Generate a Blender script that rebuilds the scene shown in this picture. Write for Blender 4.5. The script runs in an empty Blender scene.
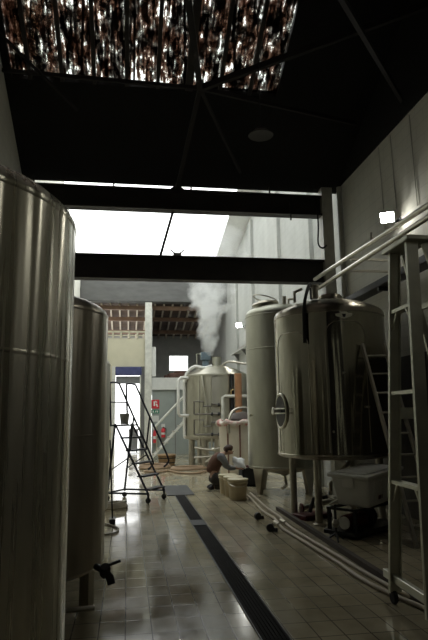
import bpy, bmesh, math, random
from mathutils import Vector, Matrix
random.seed(7)
S = bpy.context.scene
COL = S.collection
PI = math.pi

# ------------------------------------------------------------------ camera, sky, exposure
cam_data = bpy.data.cameras.new('camera')
cam = bpy.data.objects.new('camera', cam_data)
COL.objects.link(cam)
cam_data.sensor_fit = 'VERTICAL'
cam_data.sensor_height = 24.0
cam_data.lens = 24.0 * 566.25 / 640.0
cam_data.clip_end = 300
yaw, pitch, roll = map(math.radians, (8.6785, 9.6124, -0.8204))
fwd = Vector((math.sin(yaw) * math.cos(pitch), math.cos(yaw) * math.cos(pitch), math.sin(pitch)))
rgt = Vector((math.cos(yaw), -math.sin(yaw), 0))
upv = rgt.cross(fwd)
r2 = rgt * math.cos(roll) + upv * math.sin(roll)
u2 = upv * math.cos(roll) - rgt * math.sin(roll)
cam.matrix_world = Matrix(((r2.x, u2.x, -fwd.x, 0), (r2.y, u2.y, -fwd.y, 0), (r2.z, u2.z, -fwd.z, 1.6), (0, 0, 0, 1)))
S.camera = cam

W = bpy.data.worlds.new('sky')
S.world = W
W.use_nodes = True
wb = W.node_tree.nodes['Background']
wb.inputs[0].default_value = (0.99, 1.0, 0.99, 1)
wb.inputs[1].default_value = 2.6

S.view_settings.view_transform = 'Standard'
S.view_settings.look = 'None'
S.view_settings.gamma = 1
S.view_settings.use_curve_mapping = False
S.view_settings.exposure = 0.0
S.cycles.volume_bounces = 3
GLAZING_STRENGTH = 2.1
FLOOD_STRENGTH = 78.0

# ------------------------------------------------------------------ material helpers
def new_mat(name):
    m = bpy.data.materials.new(name)
    m.use_nodes = True
    nt = m.node_tree
    return m, nt, nt.nodes['Principled BSDF']

def mth(nt, op, a, b=None, clamp=False):
    n = nt.nodes.new('ShaderNodeMath')
    n.operation = op
    n.use_clamp = clamp
    for i, v in enumerate((a, b)):
        if v is None:
            continue
        if isinstance(v, (int, float)):
            n.inputs[i].default_value = v
        else:
            nt.links.new(v, n.inputs[i])
    return n.outputs[0]

def coords(nt, scale=(1, 1, 1)):
    tc = nt.nodes.new('ShaderNodeTexCoord')
    mp = nt.nodes.new('ShaderNodeMapping')
    mp.inputs['Scale'].default_value = scale
    nt.links.new(tc.outputs['Object'], mp.inputs['Vector'])
    return mp.outputs[0]

def noise(nt, vec, scale, detail=4, rough=0.55):
    n = nt.nodes.new('ShaderNodeTexNoise')
    n.inputs['Scale'].default_value = scale
    n.inputs['Detail'].default_value = detail
    n.inputs['Roughness'].default_value = rough
    nt.links.new(vec, n.inputs['Vector'])
    return n.outputs['Fac']

def ramp(nt, fac, stops):
    r = nt.nodes.new('ShaderNodeValToRGB')
    while len(r.color_ramp.elements) < len(stops):
        r.color_ramp.elements.new(0.5)
    for e, (p, c) in zip(r.color_ramp.elements, stops):
        e.position = p
        e.color = (*c, 1) if len(c) == 3 else c
    nt.links.new(fac, r.inputs[0])
    return r.outputs[0]

def bump(nt, b, height, strength, dist=0.01):
    n = nt.nodes.new('ShaderNodeBump')
    n.inputs['Strength'].default_value = strength
    n.inputs['Distance'].default_value = dist
    nt.links.new(height, n.inputs['Height'])
    nt.links.new(n.outputs[0], b.inputs['Normal'])

def plain(name, c, rough=0.5, metal=0.0, var=0.15, scale=6.0, bmp=0.0, stretch=(1, 1, 1), spec=None):
    """painted / plain surface whose tone wanders a little with a noise"""
    m, nt, b = new_mat(name)
    v = noise(nt, coords(nt, stretch), scale)
    lo = tuple(max(0, x * (1 - var)) for x in c)
    hi = tuple(min(1, x * (1 + var)) for x in c)
    nt.links.new(ramp(nt, v, [(0.3, lo), (0.7, hi)]), b.inputs['Base Color'])
    b.inputs['Metallic'].default_value = metal
    b.inputs['Roughness'].default_value = rough
    if spec is not None:
        b.inputs['Specular IOR Level'].default_value = spec
    if bmp:
        bump(nt, b, v, bmp)
    return m

def steel(name, c, r0, r1, wob=0.15, dist=0.02):
    """rolled stainless sheet: faint upright streaks in gloss and slight oil-canning"""
    m, nt, b = new_mat(name)
    streak = noise(nt, coords(nt, (9, 9, 0.25)), 3.0, 3)
    smear = noise(nt, coords(nt, (2.5, 2.5, 1.2)), 1.5, 5)
    nt.links.new(ramp(nt, smear, [(0.3, tuple(x * 0.82 for x in c)), (0.7, c)]), b.inputs['Base Color'])
    b.inputs['Metallic'].default_value = 1.0
    rr = mth(nt, 'ADD', mth(nt, 'MULTIPLY', streak, (r1 - r0)), r0)
    nt.links.new(rr, b.inputs['Roughness'])
    b.inputs['Anisotropic'].default_value = 0.8
    b.inputs['Anisotropic Rotation'].default_value = 0.25
    tg = nt.nodes.new('ShaderNodeTangent')
    tg.direction_type = 'RADIAL'
    tg.axis = 'Z'
    nt.links.new(tg.outputs[0], b.inputs['Tangent'])
    wav = noise(nt, coords(nt, (5.0, 5.0, 0.18)), 1.4, 1.5)
    bump(nt, b, wav, wob, dist)
    return m

M = {}
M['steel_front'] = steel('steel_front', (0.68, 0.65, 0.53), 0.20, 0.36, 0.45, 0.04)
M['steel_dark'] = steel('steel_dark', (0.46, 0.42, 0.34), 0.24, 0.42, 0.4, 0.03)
M['steel_bright'] = steel('steel_bright', (0.50, 0.48, 0.40), 0.06, 0.17, 0.4, 0.03)
M['steel_dull'] = steel('steel_dull', (0.46, 0.455, 0.38), 0.34, 0.5, 0.2, 0.02)
M['steel_kettle'] = steel('steel_kettle', (0.50, 0.48, 0.40), 0.28, 0.42, 0.2, 0.02)
M['pipe'] = plain('pipe_steel', (0.66, 0.64, 0.56), 0.28, 1.0, 0.08)
M['pipe_dark'] = plain('pipe_dark', (0.16, 0.15, 0.13), 0.4, 0.8, 0.15)
M['leg'] = plain('leg_steel', (0.50, 0.47, 0.40), 0.42, 1.0, 0.12)
M['aluminium'] = plain('ladder_aluminium', (0.62, 0.62, 0.53), 0.42, 0.85, 0.1, 9)
M['black_metal'] = plain('black_metal', (0.016, 0.016, 0.017), 0.45, 0.0, 0.2)
M['black_rubber'] = plain('black_rubber', (0.014, 0.014, 0.014), 0.7)
M['blue_black'] = plain('ladder_blue_black', (0.013, 0.016, 0.032), 0.42)
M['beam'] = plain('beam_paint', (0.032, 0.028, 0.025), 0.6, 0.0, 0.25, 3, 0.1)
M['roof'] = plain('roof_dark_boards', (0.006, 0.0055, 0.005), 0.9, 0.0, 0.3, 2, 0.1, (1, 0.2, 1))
M['truss'] = plain('truss_brown', (0.014, 0.012, 0.011), 0.8)
M['column_grey'] = plain('column_grey', (0.55, 0.54, 0.49), 0.55, 0, 0.12)
M['column_white'] = plain('column_white', (0.62, 0.62, 0.56), 0.55)
M['eave_grey'] = plain('eave_grey', (0.11, 0.11, 0.105), 0.6, 0, 0.2, 1.5, 0.05, (1, 1, 3))
M['cream'] = plain('cream_render', (0.60, 0.57, 0.43), 0.8, 0, 0.06, 2)
M['grey_panel'] = plain('grey_green_panel', (0.30, 0.335, 0.315), 0.55, 0, 0.08, 2)
M['dark_grey'] = plain('dark_grey_wall', (0.17, 0.17, 0.165), 0.8, 0, 0.15, 2)
M['pale_beam'] = plain('pale_band', (0.64, 0.65, 0.62), 0.6, 0, 0.05)
M['loft_grey'] = plain('loft_grey', (0.42, 0.42, 0.40), 0.8, 0, 0.1, 2)
M['wall_shade'] = plain('wall_shade_dark', (0.085, 0.078, 0.065), 0.7, 0, 0.25, 2)
M['blue'] = plain('blue_canvas', (0.055, 0.065, 0.17), 0.6)
M['stair_grey'] = plain('stair_grey', (0.62, 0.63, 0.57), 0.5, 0, 0.08)
M['roller'] = plain('roller_grey', (0.22, 0.23, 0.235), 0.5)
M['rafter'] = plain('rafter_pale', (0.50, 0.43, 0.34), 0.7, 0, 0.12, 3)
M['purlin'] = plain('purlin_brown', (0.21, 0.13, 0.085), 0.7, 0, 0.2, 3)
M['boards_brown'] = plain('roof_boards_brown', (0.10, 0.066, 0.046), 0.8, 0, 0.25, 3)
M['white_paint'] = plain('white_paint', (0.80, 0.80, 0.76), 0.5, 0, 0.05)
M['cream_plastic'] = plain('cream_plastic', (0.70, 0.62, 0.42), 0.45, 0, 0.10, 4)
M['bucket_tan'] = plain('bucket_tan', (0.50, 0.41, 0.26), 0.45, 0, 0.15, 5)
M['grey_plastic'] = plain('bin_plastic', (0.76, 0.77, 0.73), 0.42, 0, 0.08, 5)
M['copper'] = plain('copper_lagging', (0.40, 0.20, 0.10), 0.5, 0.2, 0.15, 4)
M['brass'] = plain('brass', (0.50, 0.38, 0.18), 0.4, 1)
M['red'] = plain('red_enamel', (0.62, 0.035, 0.05), 0.4)
M['green'] = plain('green_sign', (0.02, 0.22, 0.13), 0.4)
M['dark_red'] = plain('dark_red_paint', (0.10, 0.018, 0.018), 0.5, 0, 0.3)
M['brown_wood'] = plain('brown_tub_wood', (0.28, 0.18, 0.09), 0.65, 0, 0.2, 5)
M['tarp'] = plain('brown_tarp', (0.11, 0.055, 0.04), 0.7, 0, 0.3, 5)
M['hose_pale'] = plain('hose_pale', (0.52, 0.46, 0.36), 0.5, 0, 0.08)
M['hose_brown'] = plain('hose_brown', (0.36, 0.25, 0.16), 0.6, 0, 0.12)
M['plate'] = plain('floor_plate', (0.05, 0.052, 0.052), 0.65, 0.1, 0.15, 6, 0.1)
M['grate'] = plain('drain_grate', (0.016, 0.015, 0.014), 0.85, 0.0, 0.2, spec=0.15)
M['kerb'] = plain('kerb_brown', (0.05, 0.036, 0.026), 0.7, 0, 0.2)
M['skin'] = plain('skin', (0.52, 0.31, 0.22), 0.55, 0, 0.05)
M['hair'] = plain('hair_brown', (0.06, 0.028, 0.018), 0.6, 0, 0.3, 40)
M['vest'] = plain('vest_brown', (0.15, 0.075, 0.05), 0.8, 0, 0.15, 12)
M['shirt'] = plain('shirt_grey', (0.21, 0.21, 0.22), 0.85, 0, 0.1, 12)
M['trousers'] = plain('trousers_dark', (0.055, 0.05, 0.045), 0.85, 0, 0.15, 12)
M['boots'] = plain('boots_dark', (0.022, 0.016, 0.022), 0.6)
M['eye'] = plain('eye_dark', (0.02, 0.015, 0.012), 0.2)
M['lip'] = plain('lip', (0.36, 0.15, 0.12), 0.5)
M['paper'] = plain('white_paper', (0.86, 0.87, 0.88), 0.7, 0, 0.02)
m_, nt_c, b_c = new_mat('liner_cloth')
nt_c.links.new(ramp(nt_c, noise(nt_c, coords(nt_c), 4.5, 3), [(0.42, (0.74, 0.68, 0.60)), (0.52, (0.66, 0.42, 0.38)), (0.62, (0.50, 0.16, 0.15))]), b_c.inputs['Base Color'])
b_c.inputs['Roughness'].default_value = 0.8
M['cloth_pink'] = m_
M['vessel'] = plain('vessel_plastic', (0.72, 0.66, 0.56), 0.5, 0, 0.06, 4)
M['dark_lid'] = plain('dark_lid', (0.085, 0.065, 0.055), 0.7)
M['strap'] = plain('strap_brown', (0.22, 0.12, 0.09), 0.8)
M['motor_blue'] = plain('motor_blue_grey', (0.16, 0.22, 0.27), 0.5)
M['lamp_body'] = plain('lamp_body', (0.06, 0.06, 0.06), 0.5)
M['outdoor'] = plain('outdoor_concrete', (0.75, 0.76, 0.76), 0.8)

def emit(name, c, s):
    m, nt, b = new_mat(name)
    b.inputs['Base Color'].default_value = (*c, 1)
    b.inputs['Emission Color'].default_value = (*c, 1)
    b.inputs['Emission Strength'].default_value = s
    return m
M['glazing'] = emit('lit_glazing', (0.97, 1.0, 1.0), GLAZING_STRENGTH)
m_, nt_g, b_g = new_mat('clear_glass')
tr_g = nt_g.nodes.new('ShaderNodeBsdfTransparent')
tr_g.inputs['Color'].default_value = (0.93, 0.95, 0.94, 1)
gl_g = nt_g.nodes.new('ShaderNodeBsdfGlossy')
gl_g.inputs['Roughness'].default_value = 0.05
mx_g = nt_g.nodes.new('ShaderNodeMixShader')
mx_g.inputs[0].default_value = 0.06
nt_g.links.new(tr_g.outputs[0], mx_g.inputs[1])
nt_g.links.new(gl_g.outputs[0], mx_g.inputs[2])
nt_g.links.new(mx_g.outputs[0], nt_g.nodes['Material Output'].inputs['Surface'])
M['clear_glass'] = m_
M['flood'] = emit('flood_glass', (1.0, 0.98, 0.90), FLOOD_STRENGTH)

def floor_mat():
    m, nt, b = new_mat('floor_tiles')
    tc = nt.nodes.new('ShaderNodeTexCoord')
    sep = nt.nodes.new('ShaderNodeSeparateXYZ')
    nt.links.new(tc.outputs['Object'], sep.inputs[0])
    cmb = nt.nodes.new('ShaderNodeCombineXYZ')
    nt.links.new(mth(nt, 'ADD', sep.outputs['Y'], 20.0), cmb.inputs[0])
    nt.links.new(mth(nt, 'ADD', sep.outputs['X'], 4.0), cmb.inputs[1])
    br = nt.nodes.new('ShaderNodeTexBrick')
    br.offset = 0.0
    br.inputs['Scale'].default_value = 1.0
    br.inputs['Brick Width'].default_value = 0.30
    br.inputs['Row Height'].default_value = 0.20
    br.inputs['Mortar Size'].default_value = 0.0055
    br.inputs['Mortar Smooth'].default_value = 0.3
    br.inputs['Bias'].default_value = 0.0
    br.inputs['Color1'].default_value = (0.50, 0.44, 0.31, 1)
    br.inputs['Color2'].default_value = (0.41, 0.37, 0.265, 1)
    br.inputs['Mortar'].default_value = (0.13, 0.11, 0.08, 1)
    nt.links.new(cmb.outputs[0], br.inputs['Vector'])
    dirt = noise(nt, coords(nt), 1.7, 6, 0.6)
    mix = nt.nodes.new('ShaderNodeMix')
    mix.data_type = 'RGBA'
    mix.blend_type = 'MULTIPLY'
    mix.inputs['Factor'].default_value = 1.0
    nt.links.new(br.outputs['Color'], mix.inputs[6])
    nt.links.new(ramp(nt, dirt, [(0.32, (0.68, 0.66, 0.60)), (0.62, (1, 1, 1))]), mix.inputs[7])
    nt.links.new(mix.outputs[2], b.inputs['Base Color'])
    wet = noise(nt, coords(nt, (1.3, 0.8, 1)), 1.1, 5, 0.6)
    nt.links.new(ramp(nt, wet, [(0.36, (0.04,) * 3), (0.66, (0.24,) * 3)]), b.inputs['Roughness'])
    h = mth(nt, 'ADD', mth(nt, 'MULTIPLY', br.outputs['Fac'], -1.0), mth(nt, 'MULTIPLY', dirt, 0.5))
    bump(nt, b, h, 0.18, 0.006)
    return m
M['floor'] = floor_mat()

def brick_paint(name, c, uax, s=1.0, bm=0.15):
    """white-washed brick: courses read as shallow relief only. uax = world axis that runs along the wall"""
    m, nt, b = new_mat(name)
    tc = nt.nodes.new('ShaderNodeTexCoord')
    sep = nt.nodes.new('ShaderNodeSeparateXYZ')
    nt.links.new(tc.outputs['Object'], sep.inputs[0])
    cmb = nt.nodes.new('ShaderNodeCombineXYZ')
    nt.links.new(sep.outputs[uax], cmb.inputs[0])
    nt.links.new(sep.outputs['Z'], cmb.inputs[1])
    br = nt.nodes.new('ShaderNodeTexBrick')
    br.inputs['Scale'].default_value = s
    br.inputs['Brick Width'].default_value = 0.45
    br.inputs['Row Height'].default_value = 0.2
    br.inputs['Mortar Size'].default_value = 0.01
    br.inputs['Mortar Smooth'].default_value = 0.4
    nt.links.new(cmb.outputs[0], br.inputs['Vector'])
    v = noise(nt, coords(nt, (1, 1, 0.5)), 1.3, 5)
    base = ramp(nt, v, [(0.3, tuple(x * 0.8 for x in c)), (0.7, c)])
    mix = nt.nodes.new('ShaderNodeMix')
    mix.data_type = 'RGBA'
    mix.blend_type = 'MULTIPLY'
    nt.links.new(mth(nt, 'MULTIPLY', br.outputs['Fac'], 0.15), mix.inputs['Factor'])
    nt.links.new(base, mix.inputs[6])
    mix.inputs[7].default_value = (0.35, 0.35, 0.33, 1)
    nt.links.new(mix.outputs[2], b.inputs['Base Color'])
    b.inputs['Roughness'].default_value = 0.75
    bump(nt, b, mth(nt, 'MULTIPLY', br.outputs['Fac'], -1.0), bm, 0.01)
    return m
M['wall_white'] = brick_paint('whitewashed_brick', (0.78, 0.77, 0.68), 'Y')
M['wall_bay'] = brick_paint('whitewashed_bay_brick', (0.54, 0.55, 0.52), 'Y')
M['wall_back'] = brick_paint('back_brick', (0.06, 0.055, 0.05), 'X')

def skylight_mat():
    """grimy old clear sheet: part see-through, part caked with brown dirt, in long streaks down the slope"""
    m = bpy.data.materials.new('grimy_skylight')
    m.use_nodes = True
    nt = m.node_tree
    nt.nodes.clear()
    out = nt.nodes.new('ShaderNodeOutputMaterial')
    tr = nt.nodes.new('ShaderNodeBsdfTransparent')
    df = nt.nodes.new('ShaderNodeBsdfDiffuse')
    st = noise(nt, coords(nt, (11, 1.1, 1)), 1.7, 5, 0.65)
    bl = noise(nt, coords(nt, (5.5, 4.2, 1)), 1.2, 7, 0.72)
    big = noise(nt, coords(nt, (2.2, 1.6, 1)), 1.2, 2)
    g = nt.nodes.new('ShaderNodeTexCoord')
    sp = nt.nodes.new('ShaderNodeSeparateXYZ')
    nt.links.new(g.outputs['Generated'], sp.inputs[0])
    ex = mth(nt, 'POWER', mth(nt, 'ABSOLUTE', mth(nt, 'MULTIPLY', mth(nt, 'SUBTRACT', sp.outputs['X'], 0.5), 2.0)), 7.0)
    ey = mth(nt, 'POWER', sp.outputs['Y'], 25.0)
    s = mth(nt, 'ADD', mth(nt, 'MULTIPLY', st, 0.42), mth(nt, 'MULTIPLY', bl, 0.48))
    s = mth(nt, 'ADD', s, mth(nt, 'MULTIPLY', big, 0.16))
    s = mth(nt, 'ADD', s, mth(nt, 'ADD', mth(nt, 'MULTIPLY', ex, 0.055), mth(nt, 'MULTIPLY', ey, 0.045)))
    tint = noise(nt, coords(nt, (4, 1.6, 1)), 1.3, 3)
    warm = ramp(nt, s, [(0.47, (0.012, 0.008, 0.006)), (0.535, (0.13, 0.085, 0.065)), (0.59, (0.30, 0.235, 0.20)), (0.625, (1, 1, 1))])
    cold = ramp(nt, s, [(0.48, (0.008, 0.007, 0.006)), (0.55, (0.11, 0.095, 0.085)), (0.60, (0.45, 0.45, 0.43)), (0.625, (1, 1, 1))])
    mc = nt.nodes.new('ShaderNodeMix')
    mc.data_type = 'RGBA'
    nt.links.new(ramp(nt, tint, [(0.46, (0, 0, 0)), (0.54, (1, 1, 1))]), mc.inputs['Factor'])
    nt.links.new(cold, mc.inputs[6])
    nt.links.new(warm, mc.inputs[7])
    nt.links.new(mc.outputs[2], tr.inputs['Color'])
    df.inputs['Color'].default_value = (0.02, 0.014, 0.01, 1)
    mx = nt.nodes.new('ShaderNodeMixShader')
    mx.inputs[0].default_value = 0.92
    nt.links.new(df.outputs[0], mx.inputs[1])
    nt.links.new(tr.outputs[0], mx.inputs[2])
    nt.links.new(mx.outputs[0], out.inputs['Surface'])
    return m
M['skylight'] = skylight_mat()

def steam_mat(name, dens):
    """thick near the stub, thinning and spreading as it climbs; billows from a noise"""
    m = bpy.data.materials.new(name)
    m.use_nodes = True
    nt = m.node_tree
    nt.nodes.clear()
    out = nt.nodes.new('ShaderNodeOutputMaterial')
    pv = nt.nodes.new('ShaderNodeVolumePrincipled')
    pv.inputs['Color'].default_value = (0.97, 0.98, 0.98, 1)
    pv.inputs['Anisotropy'].default_value = 0.0
    co = coords(nt)
    n = noise(nt, co, 2.3, 4, 0.6)
    sep = nt.nodes.new('ShaderNodeSeparateXYZ')
    nt.links.new(co, sep.inputs[0])
    z = mth(nt, 'SUBTRACT', sep.outputs['Z'], 3.6)
    rr = mth(nt, 'ADD', mth(nt, 'MULTIPLY', z, 0.33), 0.16)
    cx = mth(nt, 'ADD', mth(nt, 'MULTIPLY', mth(nt, 'POWER', mth(nt, 'SUBTRACT', z, 1.3), 2.0), 0.03), 2.78)
    dx = mth(nt, 'SUBTRACT', sep.outputs['X'], cx)
    dy = mth(nt, 'SUBTRACT', sep.outputs['Y'], 19.4)
    d = mth(nt, 'SQRT', mth(nt, 'ADD', mth(nt, 'MULTIPLY', dx, dx), mth(nt, 'MULTIPLY', dy, dy)))
    q = mth(nt, 'DIVIDE', d, rr)
    v = mth(nt, 'SUBTRACT', mth(nt, 'ADD', mth(nt, 'MULTIPLY', n, 1.7), -0.08), mth(nt, 'MULTIPLY', q, 0.62))
    core = ramp(nt, v, [(0.24, (0, 0, 0)), (0.48, (1, 1, 1))])
    thin = ramp(nt, mth(nt, 'MULTIPLY', z, 0.2), [(0.30, (1, 1, 1)), (0.52, (0.26, 0.26, 0.26)), (0.95, (0.14, 0.14, 0.14))])
    nt.links.new(mth(nt, 'MULTIPLY', mth(nt, 'MULTIPLY', core, thin), dens), pv.inputs['Density'])
    nt.links.new(pv.outputs[0], out.inputs['Volume'])
    return m
M['steam'] = steam_mat('steam', 2.6)

# ------------------------------------------------------------------ mesh helpers
class MB:
    def __init__(self):
        self.bm = bmesh.new()

    def box(self, c, size, rz=0.0, rot=None, taper=1.0):
        R = rot if rot is not None else Matrix.Rotation(rz, 3, 'Z')
        vs = []
        for dz in (-1, 1):
            k = taper if dz < 0 else 1.0
            for dx, dy in ((-1, -1), (1, -1), (1, 1), (-1, 1)):
                p = R @ Vector((dx * size[0] / 2 * k, dy * size[1] / 2 * k, dz * size[2] / 2))
                vs.append(self.bm.verts.new(Vector(c) + p))
        for f in ((0, 3, 2, 1), (4, 5, 6, 7), (0, 1, 5, 4), (1, 2, 6, 5), (2, 3, 7, 6), (3, 0, 4, 7)):
            self.bm.faces.new([vs[i] for i in f])
        return self

    def bar(self, a, b, w, h, up=(0, 0, 1)):
        a, b = Vector(a), Vector(b)
        d = (b - a)
        L = d.length
        z = d.normalized()
        u = Vector(up)
        if abs(u.dot(z)) > 0.98:
            u = Vector((0, 1, 0))
        x = u.cross(z).normalized()
        y = z.cross(x)
        R = Matrix((x, y, z)).transposed()
        return self.box((a + b) / 2, (w, h, L), rot=R)

    def channel(self, a, b, w, d, t, side, up):
        """C-section rail from a to b: web width d along 'up', flanges w deep along 'side'"""
        a, b, side, up = Vector(a), Vector(b), Vector(side).normalized(), Vector(up).normalized()
        prof = [(0, -d / 2), (w, -d / 2), (w, -d / 2 + t), (t, -d / 2 + t), (t, d / 2 - t), (w, d / 2 - t), (w, d / 2), (0, d / 2)]
        r0 = [self.bm.verts.new(a + side * s + up * u) for s, u in prof]
        r1 = [self.bm.verts.new(b + side * s + up * u) for s, u in prof]
        n = len(prof)
        for i in range(n):
            self.bm.faces.new((r0[i], r0[(i + 1) % n], r1[(i + 1) % n], r1[i]))
        for r in (r0, r1):
            self.bm.faces.new((r[0], r[1], r[2], r[3]))
            self.bm.faces.new((r[0], r[3], r[4], r[7]))
            self.bm.faces.new((r[4], r[5], r[6], r[7]))
        return self

    def tube(self, pts, r, seg=8, closed=False):
        pts = [Vector(p) for p in pts]
        n = len(pts)
        rad = r if isinstance(r, (list, tuple)) else [r] * n
        rings = []
        prev = None
        for i, p in enumerate(pts):
            if closed:
                t = (pts[(i + 1) % n] - pts[i - 1])
            else:
                t = pts[min(i + 1, n - 1)] - pts[max(i - 1, 0)]
            t.normalize()
            if prev is None:
                a = Vector((0, 0, 1)) if abs(t.z) < 0.9 else Vector((1, 0, 0))
                nx = (a - t * a.dot(t)).normalized()
            else:
                nx = (prev - t * prev.dot(t)).normalized()
            prev = nx
            ny = t.cross(nx)
            rings.append([self.bm.verts.new(p + (nx * math.cos(2 * PI * k / seg) + ny * math.sin(2 * PI * k / seg)) * rad[i]) for k in range(seg)])
        for i in range(n if closed else n - 1):
            A, B = rings[i], rings[(i + 1) % n]
            for k in range(seg):
                self.bm.faces.new((A[k], A[(k + 1) % seg], B[(k + 1) % seg], B[k]))
        if not closed:
            self.bm.faces.new(list(reversed(rings[0])))
            self.bm.faces.new(rings[-1])
        return self

    def lathe(self, prof, c=(0, 0, 0), seg=64, rot=None, cap=True, a0=0.0, a1=2 * PI):
        """prof: (radius, height) pairs bottom to top; a radius of 0 closes to a point"""
        R = rot if rot is not None else Matrix.Identity(3)
        c = Vector(c)
        rings = []
        full = abs(a1 - a0 - 2 * PI) < 1e-6
        ns = seg if full else seg + 1
        for r, z in prof:
            if r < 1e-6:
                rings.append([self.bm.verts.new(c + R @ Vector((0, 0, z)))])
            else:
                rings.append([self.bm.verts.new(c + R @ Vector((r * math.cos(a0 + (a1 - a0) * k / seg), r * math.sin(a0 + (a1 - a0) * k / seg), z))) for k in range(ns)])
        for A, B in zip(rings, rings[1:]):
            for k in range(seg):
                j = (k + 1) % ns
                if len(A) == 1 and len(B) > 1:
                    self.bm.faces.new((A[0], B[j], B[k]))
                elif len(B) == 1 and len(A) > 1:
                    self.bm.faces.new((A[k], A[j], B[0]))
                elif len(A) > 1:
                    self.bm.faces.new((A[k], A[j], B[j], B[k]))
        if cap and full:
            if len(rings[0]) > 1:
                self.bm.faces.new(list(reversed(rings[0])))
            if len(rings[-1]) > 1:
                self.bm.faces.new(rings[-1])
        return self

    def prism(self, poly, d, origin=(0, 0, 0), ex=(1, 0, 0), ey=(0, 0, 1)):
        """flat outline (u,v) given in ex,ey, extruded d along ex x ey, centred"""
        ex, ey, o = Vector(ex), Vector(ey), Vector(origin)
        n = ex.cross(ey).normalized()
        A = [self.bm.verts.new(o + ex * u + ey * v - n * d / 2) for u, v in poly]
        B = [self.bm.verts.new(o + ex * u + ey * v + n * d / 2) for u, v in poly]
        self.bm.faces.new(list(reversed(A)))
        self.bm.faces.new(B)
        k = len(poly)
        for i in range(k):
            self.bm.faces.new((A[i], A[(i + 1) % k], B[(i + 1) % k], B[i]))
        return self

    def build(self, name, m, parent=None, bevel=0.0, flat=False):
        bmesh.ops.recalc_face_normals(self.bm, faces=self.bm.faces)
        me = bpy.data.meshes.new(name)
        self.bm.to_mesh(me)
        self.bm.free()
        me.materials.append(M[m] if isinstance(m, str) else m)
        if not flat:
            me.polygons.foreach_set('use_smooth', [True] * len(me.polygons))
            me.set_sharp_from_angle(angle=math.radians(38))
        o = bpy.data.objects.new(name, me)
        COL.objects.link(o)
        if parent:
            o.parent = parent
        if bevel:
            bv = o.modifiers.new('edge', 'BEVEL')
            bv.width = bevel
            bv.segments = 2
            bv.limit_method = 'ANGLE'
        return o

def smooth_path(pts, n=6):
    pts = [Vector(p) for p in pts]
    out = []
    for i in range(len(pts) - 1):
        p0, p1, p2, p3 = pts[max(i - 1, 0)], pts[i], pts[i + 1], pts[min(i + 2, len(pts) - 1)]
        for k in range(n):
            t = k / n
            out.append(0.5 * ((2 * p1) + (p2 - p0) * t + (2 * p0 - 5 * p1 + 4 * p2 - p3) * t * t + (3 * p1 - p0 - 3 * p2 + p3) * t ** 3))
    out.append(pts[-1])
    return out

def tag(o, label=None, cat=None, group=None, kind=None):
    for k, v in (('label', label), ('category', cat), ('group', group), ('kind', kind)):
        if v:
            o[k] = v
    return o

def thing(name, label, cat, loc=(0, 0, 0), rz=0.0, group=None):
    o = bpy.data.objects.new(name, None)
    COL.objects.link(o)
    o.location = loc
    o.rotation_euler = (0, 0, rz)
    o.empty_display_size = 0.1
    return tag(o, label, cat, group)

def dup(root, loc, rz, label, group=None):
    r = root.copy()
    COL.objects.link(r)
    r.location = loc
    r.rotation_euler = (0, 0, rz)
    r['label'] = label
    if group:
        r['group'] = group
    for ch in list(root.children):
        c = ch.copy()
        COL.objects.link(c)
        c.parent = r
        for g in ch.children:
            d = g.copy()
            COL.objects.link(d)
            d.parent = c
    return r

def struct(o):
    o['kind'] = 'structure'
    return o

RX, RY, RZ = (lambda a: Matrix.Rotation(a, 3, 'X')), (lambda a: Matrix.Rotation(a, 3, 'Y')), (lambda a: Matrix.Rotation(a, 3, 'Z'))

# ================================================================== THE BUILDING
XL, XR = -2.12, 4.4           # side walls
YV = 11.0                     # roof valley between the hall and the kettle bay
YB = 25.0                     # far wall
ZV = 6.35
def hall_roof(y):             # underside of the hall roof over the visible slope
    return ZV + 0.5 * (YV - y)
def bay_roof(y):
    return 7.7 + 0.21 * (YB - y)

struct(MB().box(((XL + XR) / 2, 11.0, -0.1), (XR - XL + 0.6, 28.6, 0.2)).build('floor', 'floor', flat=True))
struct(MB().box((0, 37, -0.13), (30, 23.3, 0.2)).build('ground', 'outdoor', flat=True))

# side walls: whitewashed brick
struct(MB().prism([(-3, 0), (YV, 0), (YV, ZV + 0.1), (-3, ZV + 0.1)], 0.3, (XR + 0.15, 0, 0), (0, 1, 0), (0, 0, 1)).build('wall_right', 'wall_white', flat=True))
struct(MB().prism([(YV, 0), (YB + 0.3, 0), (YB + 0.3, bay_roof(YB)), (YV, bay_roof(YV) + 0.1)], 0.3, (XR + 0.15, 0, 0), (0, 1, 0), (0, 0, 1)).build('wall_right', 'wall_bay', flat=True))
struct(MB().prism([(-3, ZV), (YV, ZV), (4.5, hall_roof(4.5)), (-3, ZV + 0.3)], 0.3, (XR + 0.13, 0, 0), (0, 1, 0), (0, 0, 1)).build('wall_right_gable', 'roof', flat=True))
struct(MB().prism([(-3, 0), (YV, 0), (YV, ZV), (4.5, hall_roof(4.5)), (-3, ZV)], 0.3, (XL - 0.15, 0, 0), (0, 1, 0), (0, 0, 1)).build('wall_left', 'wall_white', flat=True))
struct(MB().prism([(YV, 0), (YB + 0.3, 0), (YB + 0.3, bay_roof(YB)), (YV, bay_roof(YV) + 0.1)], 0.3, (XL - 0.15, 0, 0), (0, 1, 0), (0, 0, 1)).build('wall_left', 'wall_white', flat=True))
struct(MB().box(((XL + XR) / 2, -3.15, 3.3), (XR - XL + 0.6, 0.3, 6.8)).build('wall_back', 'wall_back', flat=True))
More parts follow.
